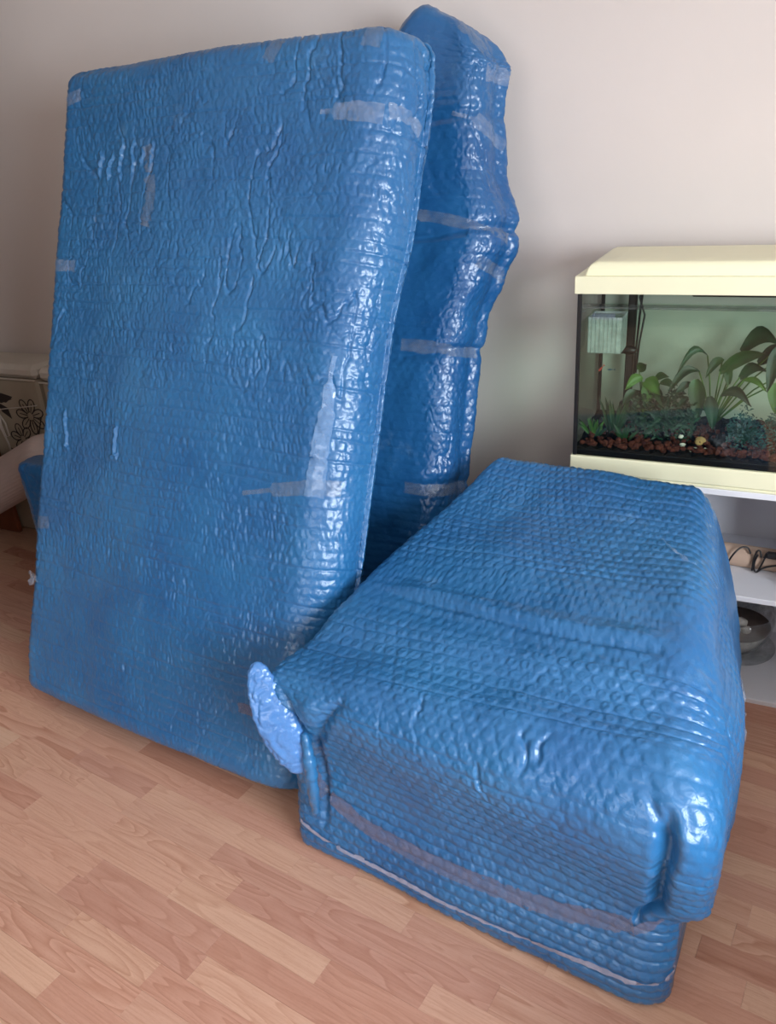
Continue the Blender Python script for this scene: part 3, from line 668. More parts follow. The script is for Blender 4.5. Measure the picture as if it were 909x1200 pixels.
# tallest pack
tape(bvh1, [(-2.02, 2.07, 1.775), (-1.99, 2.045, 1.790), (-1.94, 2.04, 1.800)], 0.036, TW, pack1, seed=8)
tape(bvh1, [(-2.02, 1.87, 1.334), (-1.975, 1.862, 1.335), (-1.920, 1.855, 1.334)], 0.036, TW, pack1, seed=9)
tape(bvh1, [(-1.635, 1.939, 1.647), (-1.619, 1.908, 1.582), (-1.605, 1.877, 1.506), (-1.625, 1.854, 1.441)], 0.040, TC, pack1, seed=10, ragged=0.15)
tape(bvh1, [(-1.059, 1.905, 1.687), (-0.999, 1.898, 1.684), (-0.928, 1.893, 1.677), (-0.889, 1.903, 1.669)], [0.012, 0.040, 0.048, 0.048, 0.046], TW, pack1, seed=11)
tape(bvh1, [(-0.885, 1.92, 1.675), (-0.86, 1.937, 1.671), (-0.844, 1.958, 1.651), (-0.832, 1.981, 1.624)], 0.034, TW, pack1, seed=12, wrinkle=0.003)
tape(bvh1, [(-1.211, 1.568, 0.795), (-1.113, 1.57, 0.815), (-0.984, 1.571, 0.837), (-0.925, 1.60, 0.825)], [0.012, 0.036, 0.040, 0.042], TC, pack1, seed=13)
MATS['tape_gloss'] = clear_material('smooth_shiny_tape', srgb(140, 180, 225), 0.42, 0.04, 0.10)
tape(bvh1, [(-0.965, 1.70, 1.14), (-0.971, 1.678, 1.095), (-0.972, 1.647, 1.017), (-0.981, 1.611, 0.939), (-0.986, 1.585, 0.86), (-0.99, 1.57, 0.81)], [0.012, 0.030, 0.044, 0.048, 0.050, 0.048], MATS['tape_gloss'], pack1, seed=14, off=0.004, wrinkle=0.0002, label='smooth shiny tape strip running down the rounded right edge')
tape(bvh1, [(-2.045, 1.58, 0.590), (-2.019, 1.576, 0.592), (-1.980, 1.576, 0.597)], 0.040, TC, pack1, seed=15)
tape(bvh1, [(-2.060, 1.52, 0.410), (-2.045, 1.505, 0.424), (-2.015, 1.51, 0.430)], 0.038, TW, pack1, seed=16, snap=False, wrinkle=0.012, ragged=0.4, label='crumpled clear tape end sticking out at the left edge')
tape(bvh1, [(-1.20, 1.985, 1.865), (-1.215, 1.975, 1.845), (-1.233, 1.969, 1.815)], 0.040, TC, pack1, seed=17)
tape(bvh1, [(-0.925, 1.97, 1.865), (-0.930, 1.96, 1.845), (-0.937, 1.954, 1.815)], 0.050, TC, pack1, seed=18, wrinkle=0.002)
tape(bvh1, [(-1.172, 1.355, 0.262), (-1.114, 1.350, 0.265), (-1.05, 1.32, 0.245)], 0.028, TB, pack1, seed=19, wrinkle=0.002)
# pack on the wall
tape(bvh2, [(-0.96, 2.20, 1.425), (-0.90, 2.227, 1.41), (-0.798, 2.226, 1.388), (-0.711, 2.304, 1.338)], [0.03, 0.032, 0.034, 0.034], TC, pack2, seed=20)
tape(bvh2, [(-0.99, 2.14, 1.062), (-0.938, 2.148, 1.058), (-0.838, 2.167, 1.047), (-0.792, 2.245, 1.025)], 0.040, TC, pack2, seed=21)
tape(bvh2, [(-0.865, 2.294, 1.672), (-0.808, 2.306, 1.651), (-0.771, 2.342, 1.617), (-0.743, 2.385, 1.577)], [0.012, 0.04, 0.036, 0.034], TW, pack2, seed=22)
tape(bvh2, [(-0.785, 2.352, 1.766), (-0.768, 2.411, 1.759), (-0.746, 2.436, 1.749)], 0.045, TW, pack2, seed=23)
tape(bvh2, [(-0.96, 2.04, 0.648), (-0.90, 2.044, 0.645), (-0.84, 2.064, 0.641), (-0.798, 2.144, 0.627)], 0.036, TC, pack2, seed=24)
tape(bvh2, [(-0.859, 2.361, 1.889), (-0.812, 2.363, 1.848), (-0.79, 2.37, 1.82)], 0.04, TC, pack2, seed=25, wrinkle=0.002)
tape(bvh2, [(-0.769, 2.21, 1.293), (-0.734, 2.293, 1.246), (-0.73, 2.33, 1.21)], 0.036, TC, pack2, seed=26, wrinkle=0.002)

# ================================================================ small pack and the things at the left edge
def sec4(t): return section([(0, 0, .03), (0.62, 0, .04), (0.62, 0.12, .03), (0, 0.12, .03)], (90, 8, 14, 12), (8, 8, 6, 8), bulge=[0.012, 0.004, 0.01, 0.006])

pack4 = empty('wrapped_package', (-2.3, 2.05, 0), 'smallest dark blue film package, peeking out behind the left edge of the tallest package', 'package')
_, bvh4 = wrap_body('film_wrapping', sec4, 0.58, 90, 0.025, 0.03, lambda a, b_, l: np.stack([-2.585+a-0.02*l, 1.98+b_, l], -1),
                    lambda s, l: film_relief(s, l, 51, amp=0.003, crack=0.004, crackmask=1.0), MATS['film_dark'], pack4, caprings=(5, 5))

def fabric_box(xa, xb, ya, yb, zt, label, seed):
    t = empty('storage_ottoman', ((xa+xb)/2, (ya+yb)/2, 0), label, 'ottoman', None)
    m_ = MB(); m_.box((xa, ya, 0.0), (xb, yb, zt-0.065), 0.012); m_.build('body', MATS['ottoman_cloth'], t)
    m_ = MB(); m_.box((xa-0.006, ya-0.006, zt-0.062), (xb+0.006, yb, zt), 0.02); m_.build('lid', MATS['ottoman_lid'], t)
    m_ = MB(); m_.tube([(xa, ya-0.007, zt-0.064), (xb, ya-0.007, zt-0.064)], 0.004, 6); m_.build('piping', MATS['ottoman_lid'], t)
    return t
MATS['ottoman_cloth'] = simple('beige_cloth', srgb(168, 156, 138), 0.9, 0.1, var=0.06, bump=0.4, bscale=300)
MATS['ottoman_lid'] = simple('cream_cloth', srgb(206, 198, 186), 0.9, 0.1, var=0.04, bump=0.4, bscale=300)
MATS['thread'] = simple('dark_thread', srgb(44, 36, 34), 0.8)
MATS['mat_rib'] = simple('ribbed_mat', srgb(196, 178, 172), 0.85, 0.2, var=0.05)
MATS['redwood'] = simple('red_brown_wood', srgb(120, 62, 36), 0.45, var=0.15, scale=20)
MATS['cordw'] = simple('white_cord', srgb(205, 196, 186), 0.8)
ot = fabric_box(-3.62, -2.885, 2.42, 2.63, 0.835, 'beige cloth ottoman with dark embroidered flowers by the left wall edge', 1)
fabric_box(-2.872, -2.50, 2.43, 2.63, 0.825, 'plain beige cloth ottoman, mostly hidden behind the tallest blue package', 2)
yf = 2.4195
def flower(cx, cz, r, n, rot, squash=1.0):
    m_ = MB()
    for k in range(n):
        a = rot+2*math.pi*k/n; pts = []
        for t in np.linspace(0, 1, 9):
            rad = r*(0.22+0.78*math.sin(math.pi*t)**0.7); an = a+(t-0.5)*2*math.pi/n*1.15
            pts.append((cx+rad*math.cos(an), yf, cz+rad*math.sin(an)*squash))
        m_.tube(pts, 0.0028, 5)
        m_.tube([(cx+r*0.2*math.cos(a), yf, cz+r*0.2*math.sin(a)*squash), (cx+r*0.75*math.cos(a), yf, cz+r*0.75*math.sin(a)*squash)], 0.0022, 5)
    m_.build('embroidered_flower', MATS['thread'], ot, True)
flower(-2.975, 0.60, 0.085, 7, 0.3); flower(-3.06, 0.485, 0.075, 6, 0.8); flower(-3.33, 0.55, 0.08, 7, 0.1)
m_ = MB()
m_.tube([(-3.30, yf, 0.645), (-3.20, yf, 0.665), (-3.14, yf, 0.655), (-3.07, yf, 0.675)], [0.003, 0.004, 0.004, 0.002], 6)
m_.tube([(-3.02, yf, 0.40), (-2.98, yf, 0.45), (-2.95, yf, 0.52), (-2.91, yf, 0.60)], 0.003, 6)
m_.tube([(-3.16, yf, 0.43), (-3.08, yf, 0.41), (-3.0, yf, 0.43)], 0.003, 6)
m_.build('embroidered_stem', MATS['thread'], ot, True)
for pts, w_ in (([(-3.19, 0.665), (-3.13, 0.70), (-3.06, 0.685), (-3.11, 0.655)], 0), ([(-3.17, 0.655), (-3.15, 0.61), (-3.10, 0.58), (-3.11, 0.63)], 0)):
    v = [(x, yf-0.002, z) for x, z in pts]+[(x, yf+0.004, z) for x, z in pts]
    mesh_obj('embroidered_leaf', [local(ot, p) for p in v], [(0, 1, 2, 3), (7, 6, 5, 4), (0, 4, 5, 1), (1, 5, 6, 2), (2, 6, 7, 3), (3, 7, 4, 0)], MATS['thread'], ot)
m_ = MB(); yc = 2.405
m_.tube([(-3.19, yc, 0.625), (-3.17, yc, 0.60), (-3.175, yc, 0.54), (-3.15, yc, 0.46), (-3.145, yc, 0.40)], 0.004, 6)
m_.tube([(-3.17, yc, 0.62), (-3.135, yc, 0.56), (-3.13, yc, 0.50), (-3.155, yc, 0.49), (-3.165, yc, 0.55), (-3.16, yc, 0.61)], 0.004, 6)
m_.tube([(-3.18, yc, 0.62), (-3.10, yc, 0.632), (-2.98, yc, 0.648), (-2.90, yc, 0.66)], 0.0025, 6)
tag(m_.build('tie_cord', MATS['cordw'], None, True), 'thin off-white cord tied in a bow across the embroidered ottoman', 'cord')
m_ = MB(); m_.box((-3.75, 2.375, 0), (-3.21, 2.398, 0.43), 0.004)
tag(m_.build('wooden_board', MATS['redwood']), 'red-brown wooden board standing upright at the far left edge of the floor', 'board')
# rolled ribbed mat, slanting up to the right
v = []; f = []; ns, nl_ = 132, 26; A_, B_ = Vector((-3.52, 2.262, 0.112)), Vector((-2.70, 2.275, 0.50)); d = (B_-A_).normalized(); up = Vector((0, -1, 0)); up = (up-d*up.dot(d)).normalized(); bi = d.cross(up)
for i in range(nl_):
    t = i/(nl_-1); c = A_.lerp(B_, t); rr = 0.108*(1-0.25*max(0, (abs(t-0.5)-0.42)/0.08)**2)*(1+0.03*math.sin(t*7))
    for k in range(ns):
        a = 2*math.pi*k/ns; r_ = rr*(1+0.035*abs(math.sin(a*22))); v.append(tuple(c+up*math.cos(a)*r_*0.95+bi*math.sin(a)*r_))
f = [(i*ns+k, i*ns+(k+1) % ns, (i+1)*ns+(k+1) % ns, (i+1)*ns+k) for i in range(nl_-1) for k in range(ns)]+[tuple(range(ns))[::-1], tuple((nl_-1)*ns+k for k in range(ns))]
tag(mesh_obj('rolled_mat', v, f, MATS['mat_rib'], None, True), 'off-white ribbed rolled mat slanting across the left edge in front of the ottoman', 'rolled mat')

# ================================================================ AQUARIUM AND ITS CABINET
TX0, TX1, TY0, TY1 = -0.481, 0.319, 2.187, 2.502
cab = empty('shelf_cabinet', ((TX0+TX1)/2, 2.38, 0), 'white open shelf cabinet standing under the aquarium', 'cabinet')
CX0, CX1, CY0, CY1 = -0.484, 0.322, 2.185, 2.60
def part(name, mat, parent, boxes, bev=0.0015):
    m_ = MB()
    for a, b_ in boxes: m_.box(a, b_, bev)
    return m_.build(name, mat, parent)
part('top_board', MATS['white'], cab, [((CX0, CY0, 0.668), (CX1, CY1, 0.686))])
part('shelf', MATS['white'], cab, [((CX0+0.018, CY0+0.002, 0.345), (CX1-0.018, CY1-0.008, 0.362))])
part('bottom_board', MATS['white'], cab, [((CX0+0.018, CY0+0.002, 0.0), (CX1-0.018, CY1-0.008, 0.016))])
part('side_panel', MATS['white'], cab, [((CX0, CY0, 0), (CX0+0.018, CY1, 0.668))])
part('side_panel', MATS['white'], cab, [((CX1-0.018, CY0, 0), (CX1, CY1, 0.668))])
part('divider', MATS['white'], cab, [((0.165, CY0+0.03, 0.362), (0.183, CY1-0.008, 0.668))])
part('back_panel', MATS['white'], cab, [((CX0+0.018, CY1-0.008, 0), (CX1-0.018, CY1, 0.668))])

aq = empty('aquarium', ((TX0+TX1)/2, 2.35, 0.686), 'planted glass aquarium with pale cream hood on the white cabinet', 'aquarium')
part('base_frame', MATS['cream'], aq, [((TX0-0.006, TY0-0.006, 0.697), (TX1+0.006, TY1+0.02, 0.748)), ((TX0-0.004, TY0-0.003, 0.686), (TX1+0.004, TY1+0.018, 0.6965))], 0.003)
g = 0.006; Z0, Z1, ZW = 0.748, 1.215, 1.128
part('glass_front', MATS['glass_front'], aq, [((TX0, TY0, Z0), (TX1, TY0+g, Z1))], 0.0)
part('glass_side', MATS['glass'], aq, [((TX0, TY0+g, Z0), (TX0+g, TY1-g, Z1))], 0.0)
part('glass_side', MATS['glass'], aq, [((TX1-g, TY0+g, Z0), (TX1, TY1-g, Z1))], 0.0)
part('glass_back', MATS['glass'], aq, [((TX0, TY1-g, Z0), (TX1, TY1, Z1))], 0.0)
part('added_bright_sheet', MATS['added_backdrop'], aq, [((TX0+g+.001, TY1-g-.0035, 1.0*Z0+.005), (TX1-g-.001, TY1-g-.002, Z1-.003))], 0.0)  # pale sheet added to brighten the tank's background
part('glass_bottom', MATS['soil'], aq, [((TX0+g, TY0+g, Z0), (TX1-g, TY1-g, Z0+0.004))], 0.0)
part('glass_brace', MATS['glass_wet'], aq, [((TX0+g, TY0+g, 1.168), (TX1-g, TY0+0.045, 1.174)), ((TX0+g, TY1-0.045, 1.168), (TX1-g, TY1-g, 1.174))], 0.0)
for (xa, ya) in ((TX0+0.0002, TY0-0.0006), (TX0+g, TY1-g-0.010)):
    part('silicone_seam', MATS['silicone'], aq, [((xa, ya, Z0), (xa+0.011, ya+0.010, Z1-0.002))], 0.002)
part('silicone_seam', MATS['silicone'], aq, [((TX0+g, TY0+g, Z0), (TX1-g, TY0+g+0.006, Z0+0.018))], 0.002)
wt = MB(); wt.box((TX0+g+0.001, TY0+g+0.001, Z0+0.006), (TX1-g-0.001, TY1-g-0.001, ZW)); wt.build('water', MATS['water'], aq)
# hood: rim band, stepped-in cover with rounded shoulders
def hood_cover():
    prof = [(0.0, 1.254), (0.004, 1.270), (0.012, 1.283), (0.026, 1.289)]; V = []; F = []
    xa, xb, ya, yb = TX0+0.016, TX1-0.016, TY0+0.006, TY1+0.02
    for d_, z in prof: V += [(xa+d_*1.1, ya+d_*0.5, z), (xb-d_*1.1, ya+d_*0.5, z), (xb-d_*1.1, yb-d_, z), (xa+d_*1.1, yb-d_, z)]
    V += [(xa+0.075, ya+0.05, 1.2915), (xb-0.075, ya+0.05, 1.2915), (xb-0.075, yb-0.07, 1.2915), (xa+0.075, yb-0.07, 1.2915)]
    n = len(prof)+1
    for i in range(n-1):
        for k in range(4): F.append((i*4+k, i*4+(k+1) % 4, (i+1)*4+(k+1) % 4, (i+1)*4+k))
    F.append(tuple((n-1)*4+k for k in range(4))); return V, F
V, F = hood_cover()
o = mesh_obj('hood_cover', [local(aq, p) for p in V], F, MATS['cream'], aq)
md = o.modifiers.new('bevel', 'BEVEL'); md.width = 0.006; md.segments = 3; md.limit_method = 'ANGLE'; md.angle_limit = 0.35
m_ = MB()
for a, b_ in (((TX0-0.007, TY0-0.008, 1.209), (TX1+0.007, TY0+0.001, 1.254)), ((TX0-0.007, TY1+0.014, 1.209), (TX1+0.007, TY1+0.024, 1.254)),
              ((TX0-0.007, TY0+0.001, 1.209), (TX0-0.0005, TY1+0.014, 1.254)), ((TX1+0.0005, TY0+0.001, 1.209), (TX1+0.007, TY1+0.014, 1.254)), ((TX0-0.006, TY0-0.006, 1.2475), (TX1+0.006, TY1+0.02, 1.2545))): m_.box(a, b_, 0.001)
m_.build('hood_rim', MATS['cream'], aq)
part('lamp_housing', MATS['black'], aq, [((-0.20, 2.27, 1.188), (0.29, 2.345, 1.2065))], 0.004)
part('inner_ledge', MATS['black'], aq, [((TX0+g, TY0+g, 1.2085), (TX1-g, TY1-g, 1.2135))], 0.0)

rg = random.Random(3)
# gravel: dark soil with red lava pieces
V = []; F = []; nx, ny = 80, 20
for j in range(ny+1):
    for i in range(nx+1):
        x = TX0+g+0.0015+(TX1-TX0-2*g-0.003)*i/nx; y = TY0+g+0.0015+(TY1-TY0-2*g-0.003)*j/ny
        V.append((x, y, 0.772+0.020*j/ny+0.004*math.sin(i*1.7+j)+rg.uniform(-.002, .002)))
n0 = len(V)
for j in range(ny):
    for i in range(nx): a = j*(nx+1)+i; F.append((a, a+1, a+nx+2, a+nx+1))
V += [(V[i][0], V[i][1], Z0+0.005) for i in range(nx+1)]
for i in range(nx): F.append((n0+i, n0+i+1, i+1, i))
tag(mesh_obj('substrate', V, F, MATS['soil']), 'dark soil layer on the aquarium floor under the red gravel', 'substrate', None, 'stuff')
m_ = MB()
for i in range(650):
    x = rg.uniform(TX0+0.02, TX1-0.02); y = TY0+0.018+0.20*rg.random()**2.4; r = rg.uniform(0.004, 0.010)
    if rg.random() < 0.35 and -0.30 < x < -0.17: continue
    m_.blob((x, y, 0.776+0.020*(y-TY0)/0.3+rg.uniform(0, 0.013)), r, r*rg.uniform(.7, 1), r*rg.uniform(.6, .9), rg, 0.25, 6, 4)
tag(m_.build('lava_gravel', MATS['lava']), 'crumbly reddish-brown lava gravel along the front of the aquarium', 'gravel', None, 'stuff')

def leaf_mesh(base, tip, width, droop=0.25, fold=0.15, n=7, side=None):
    """curved pointed blade with a midrib fold"""
    a, b_ = Vector(base), Vector(tip); L = (b_-a).length; ax = (b_-a).normalized()
    sd = Vector((-ax.z, 0.35*rg.uniform(-1, 1), ax.x)).normalized() if side is None else side
    sd = (sd-ax*sd.dot(ax)).normalized(); nr = ax.cross(sd); V = []; F = []
    for i in range(n+1):
        t = i/n; w_ = width*0.5*math.sin(math.pi*min(1, t*0.92+0.06))**0.75*(1-0.35*t) if i < n else 0.0004
        c = a.lerp(b_, t)+Vector((0, 0, 1))*L*droop*math.sin(math.pi*t)
        for s_ in (-1, -0.5, 0, 0.5, 1): V.append(c+sd*w_*s_+nr*(fold*width*abs(s_)))
    for i in range(n):
        for j in range(4): q = i*5+j; F.append((q, q+1, q+6, q+5))
    return V, F
def plant(name, crown, leaves, label, cat, group=None, stemr=0.0022, stem_mat='leaf_light'):
    t = empty(name, crown, label, cat, group)
    for base, tip, w_, mt, dr in leaves:
        V, F = leaf_mesh(base, tip, w_, dr); lf = mesh_obj('leaf', [local(t, p) for p in V], F, MATS[mt], t, True)
        sm = MB(); mid = ((crown[0]*0.45+base[0]*0.55), (crown[1]+base[1])/2, crown[2]*0.35+base[2]*0.65)
        sm.tube([crown, mid, base], stemr, 5); s_ = sm.build('leaf_stalk', MATS[stem_mat], lf, True)
        s_.location = -Vector(t.location)+Vector(t.location)
        # stalk vertices are relative to the leaf, which sits at the plant's origin
        for vv in s_.data.vertices: vv.co = vv.co-Vector(t.location)
    return t
C0 = (-0.125, 2.38, 0.80)
sword = [((-0.152, 2.37, 1.009), (-0.228, 2.33, 0.958), .026, 'leaf_dark', .45), ((-0.112, 2.37, 1.002), (-0.150, 2.33, 0.955), .030, 'leaf', .2), ((-0.115, 2.37, 0.965), (-0.003, 2.34, 1.030), .046, 'leaf', .12),
         ((-0.066, 2.38, 1.02), (0.028, 2.34, 1.055), .058, 'leaf_dark', .35), ((-0.062, 2.36, 0.955), (0.003, 2.33, 0.985), .042, 'leaf_dark', .3), ((-0.17, 2.36, 0.968), (-0.247, 2.33, 0.900), .032, 'leaf_dark', .3),
         ((-0.175, 2.35, 0.945), (-0.155, 2.31, 0.835), .056, 'leaf', .1), ((-0.104, 2.35, 0.905), (-0.022, 2.32, 0.885), .036, 'leaf_dark', .3), ((-0.05, 2.36, 0.948), (0.012, 2.33, 0.925), .022, 'leaf_light', .2),
         ((0.026, 2.36, 1.045), (0.012, 2.33, 0.925), .044, 'leaf_dark', .1), ((-0.105, 2.37, 0.955), (-0.062, 2.36, 1.010), .024, 'leaf', .1), ((-0.185, 2.36, 0.930), (-0.228, 2.34, 0.895), .026, 'leaf_dark', .2),
         ((-0.135, 2.34, 0.90), (-0.115, 2.30, 0.815), .044, 'leaf_dark', .1), ((-0.09, 2.37, 0.93), (-0.10, 2.37, 1.0), .028, 'leaf', .05), ((0.03, 2.37, 0.94), (0.04, 2.34, 0.86), .05, 'leaf_light', .1),
         ((-0.02, 2.38, 0.99), (0.06, 2.36, 1.03), .05, 'leaf_dark', .2), ((0.06, 2.37, 0.98), (0.13, 2.34, 0.96), .05, 'leaf', .3), ((0.05, 2.37, 1.03), (0.14, 2.35, 1.04), .05, 'leaf_dark', .3)]
plant('sword_plant', C0, sword, 'tall broad-leaved dark green water plant in the middle of the tank', 'plant')
C1 = (-0.315, 2.36, 0.80)
bright = [((-0.332, 2.35, 0.965), (-0.308, 2.33, 0.988), .036, 'leaf', .1), ((-0.322, 2.34, 0.948), (-0.362, 2.31, 0.915), .036, 'leaf_light', .2), ((-0.312, 2.34, 0.935), (-0.262, 2.31, 0.905), .050, 'leaf_light', .2),
          ((-0.30, 2.34, 0.93), (-0.305, 2.31, 0.87), .040, 'leaf_light', .1), ((-0.285, 2.35, 0.94), (-0.245, 2.33, 0.955), .026, 'leaf', .2), ((-0.27, 2.35, 0.93), (-0.225, 2.33, 0.92), .026, 'leaf', .2),
          ((-0.33, 2.35, 0.90), (-0.37, 2.32, 0.86), .034, 'leaf', .2), ((-0.29, 2.34, 0.91), (-0.25, 2.31, 0.87), .036, 'leaf', .2), ((-0.32, 2.34, 0.88), (-0.335, 2.30, 0.82), .036, 'leaf_dark', .1), ((-0.265, 2.34, 0.89), (-0.235, 2.31, 0.84), .036, 'leaf_dark', .2)]
plant('broadleaf_plant', C1, bright, 'bright green round-leaved water plant beside the black filter pole', 'plant', None, 0.002)
def tuft(cx, cy, r, hgt, n, label, mt, w_=0.010, nm='grassy_plant', group=None):
    t = empty(nm, (cx, cy, 0.785), label, 'plant', group)
    for k in range(n):
        a = rg.uniform(0, 2*math.pi); q = rg.random()**0.5
        bs = (cx+0.25*r*q*math.cos(a), cy+0.12*r*q*math.sin(a), 0.782); h_ = hgt*rg.uniform(.45, 1)
        tp = (cx+r*q*math.cos(a), cy+0.45*r*q*math.sin(a), 0.782+h_)
        V, F = leaf_mesh(bs, tp, w_*rg.uniform(.7, 1.3), 0.08, 0.1, 4); mesh_obj('leaf', [local(t, p) for p in V], F, MATS[mt if rg.random() < .7 else 'leaf_dark'], t, True)
tuft(-0.435, 2.27, 0.05, 0.06, 22, 'low bright green tuft in the front left corner of the tank', 'leaf_light')
tuft(-0.385, 2.30, 0.05, 0.11, 26, 'taller pale tuft between the left tank corner and the filter pole', 'leaf')
tuft(-0.345, 2.25, 0.045, 0.05, 18, 'short dark tuft in front of the filter pole', 'leaf')
tuft(-0.04, 2.31, 0.05, 0.07, 20, 'short dark tuft under the sword plant on the gravel', 'leaf_dark', 0.014)
def thicket(name, xa, xb, ya, yb, za, zb, n, mt, label, sz, cat='plant'):
    m_ = MB()
    for k in range(n):
        x = rg.uniform(xa, xb); y = rg.uniform(ya, yb); top = za+(zb-za)*(0.6+0.4*math.sin((x-xa)*40)**2); z = rg.uniform(za, top); s_ = sz*rg.uniform(.6, 1.3)
        V, F = leaf_mesh((x, y, z), (x+rg.uniform(-1, 1)*s_, y-rg.uniform(0, .6)*s_, z+rg.uniform(-.5, 1)*s_), s_*0.42, 0.15, 0.1, 3); n0 = len(m_.v); m_.v += [tuple(p) for p in V]; m_.f += [tuple(n0+i for i in q) for q in F]
    tag(m_.build(name, MATS[mt], None, True), label, cat, None, 'stuff')
thicket('leafy_thicket', -0.345, -0.165, 2.27, 2.40, 0.785, 0.915, 1000, 'leaf_dark', 'dense dark green mass of small leaves right of the filter pole', 0.020)
thicket('feathery_moss', -0.075, 0.24, 2.235, 2.33, 0.785, 0.890, 1700, 'moss', 'bluish green feathery moss clump in the lower right of the tank', 0.010)

# equipment, fish and decorations inside the tank
t = empty('filter_pole', (-0.37, 2.44, 0.79), 'black filter pole with hoses standing in the left third of the tank', 'filter')
m_ = MB(); m_.box((-0.386, 2.428, 0.786), (-0.362, 2.452, 1.205), 0.004); m_.build('pipe', MATS['black'], t)
m_ = MB(); m_.tube([(-0.358, 2.43, 0.90), (-0.356, 2.43, 1.0), (-0.352, 2.43, 1.10), (-0.345, 2.43, 1.205)], 0.0035, 6); m_.build('hose', MATS['black'], t, True)
m_ = MB(); m_.tube([(-0.35, 2.41, 0.94), (-0.345, 2.41, 1.03), (-0.335, 2.41, 1.11), (-0.352, 2.41, 1.16), (-0.34, 2.41, 1.205)], 0.003, 6); m_.build('hose', MATS['black'], t, True)
m_ = MB(); m_.blob((-0.374, 2.418, 1.005), .026, .014, .014, None, 0, 10, 6); m_.blob((-0.395, 2.418, 1.0), .010, .01, .007, None, 0, 8, 5); m_.build('suction_clip', MATS['black'], t, True)
m_ = MB(); m_.box((-0.395, 2.42, 0.79), (-0.358, 2.45, 0.845), 0.006); m_.build('intake', MATS['black'], t)
t = empty('breeding_box', (-0.42, 2.30, 1.03), 'hazy clear plastic breeding box hanging at the water line, top left of the tank', 'breeding box')
bx0, bx1, by0, by1, bz0, bz1 = -0.462, -0.372, 2.245, 2.33, 1.035, 1.135
m_ = MB()
for a, b_ in (((bx0, by0, bz0), (bx1, by0+.0015, bz1)), ((bx0, by1, bz0), (bx1, by1+.0015, bz1)), ((bx0, by0, bz0), (bx0+.0015, by1, bz1)), ((bx1, by0, bz0), (bx1+.0015, by1, bz1)), ((bx0, by0, bz0), (bx1, by1, bz0+.0015))): m_.box(a, b_)
m_.build('tray', MATS['net'], t)
for k in range(1, 8):
    x = bx0+(bx1-bx0)*k/8; m_ = MB(); m_.box((x-.0006, by0-.002, bz0), (x+.0006, by0-.0002, bz1)); m_.build('slot_rib', MATS['net'], t)
m_ = MB(); m_.box((bx0+.01, by0-.006, bz1-.004), (bx1-.02, by0+.02, bz1+.008), .002); m_.build('float_rim', MATS['tape_white'], t)
def fish(c, L, mt, ang, label):
    t = empty('fish', c, label, 'fish'); m_ = MB(); n0 = 0
    dx, dz = math.cos(ang), math.sin(ang); prof = [(0, .02), (.12, .10), (.35, .17), (.6, .13), (.85, .05), (1, .03)]
    m_.tube([(c[0]+dx*L*(p-.5), c[1], c[2]+dz*L*(p-.5)) for p, r in prof], [r*L for p, r in prof], 8); m_.build('body', MATS[mt], t, True)
    e = (c[0]+dx*L*.5, c[1], c[2]+dz*L*.5); px_, pz_ = -dz, dx
    v = []
    for y in (-.0006, .0006): v += [(e[0], e[1]+y, e[2]), (e[0]+dx*L*.32+px_*L*.2, e[1]+y, e[2]+dz*L*.32+pz_*L*.2), (e[0]+dx*L*.22, e[1]+y, e[2]+dz*L*.22), (e[0]+dx*L*.32-px_*L*.2, e[1]+y, e[2]+dz*L*.32-pz_*L*.2)]
    mesh_obj('tail', [local(t, p) for p in v], [(0, 1, 2, 3), (7, 6, 5, 4), (0, 4, 5, 1), (1, 5, 6, 2), (2, 6, 7, 3), (3, 7, 4, 0)], MATS[mt], t)
fish((-0.412, 2.285, 1.083), 0.028, 'orange', 0.75, 'small orange fish in the clear breeding box')
fish((-0.432, 2.30, 0.976), 0.020, 'red', 0.9, 'tiny red fish swimming below the breeding box')
fish((-0.405, 2.30, 0.975), 0.018, 'bluefish', 0.05, 'tiny grey-blue fish right of the red fish')
t = empty('ramshorn_snail', (-0.142, 2.25, 0.795), 'ochre spotted snail shell on the gravel under the sword plant', 'snail')
m_ = MB(); m_.tube([(-0.142+0.011*(1-k/22)*math.cos(k*.62), 2.25-k*.0003, 0.797+0.011*(1-k/22)*math.sin(k*.62)) for k in range(18)], [0.0065*(1-k/26) for k in range(18)], 8); m_.build('shell', MATS['ochre'], t, True)
m_ = MB(); m_.blob((-0.142, 2.25, 0.783), .011, .006, .004); m_.build('foot', MATS['soil'], t, True)
for (x, z, r, lb) in ((-0.185, 0.788, .008, 'pale shell piece left of the ochre snail'), (-0.125, 0.780, .007, 'pale shell piece right of the ochre snail'), (-0.192, 0.812, .007, 'pale pointed shell above the other pale shell pieces')):
    m_ = MB(); m_.blob((x, 2.235, z), r, r*.7, r*.8, rg, .25, 7, 5); tag(m_.build('shell_fragment', MATS['stone']), lb, 'shell')
m_ = MB(); m_.tube([(-0.152+.012*math.cos(a), 2.225, 0.779+.008*math.sin(a)) for a in np.linspace(0, 6.1, 16)], .0016, 6)
tag(m_.build('ring', MATS['stone'], None, True), 'thin pale ring lying on the red gravel at the front glass', 'ring')

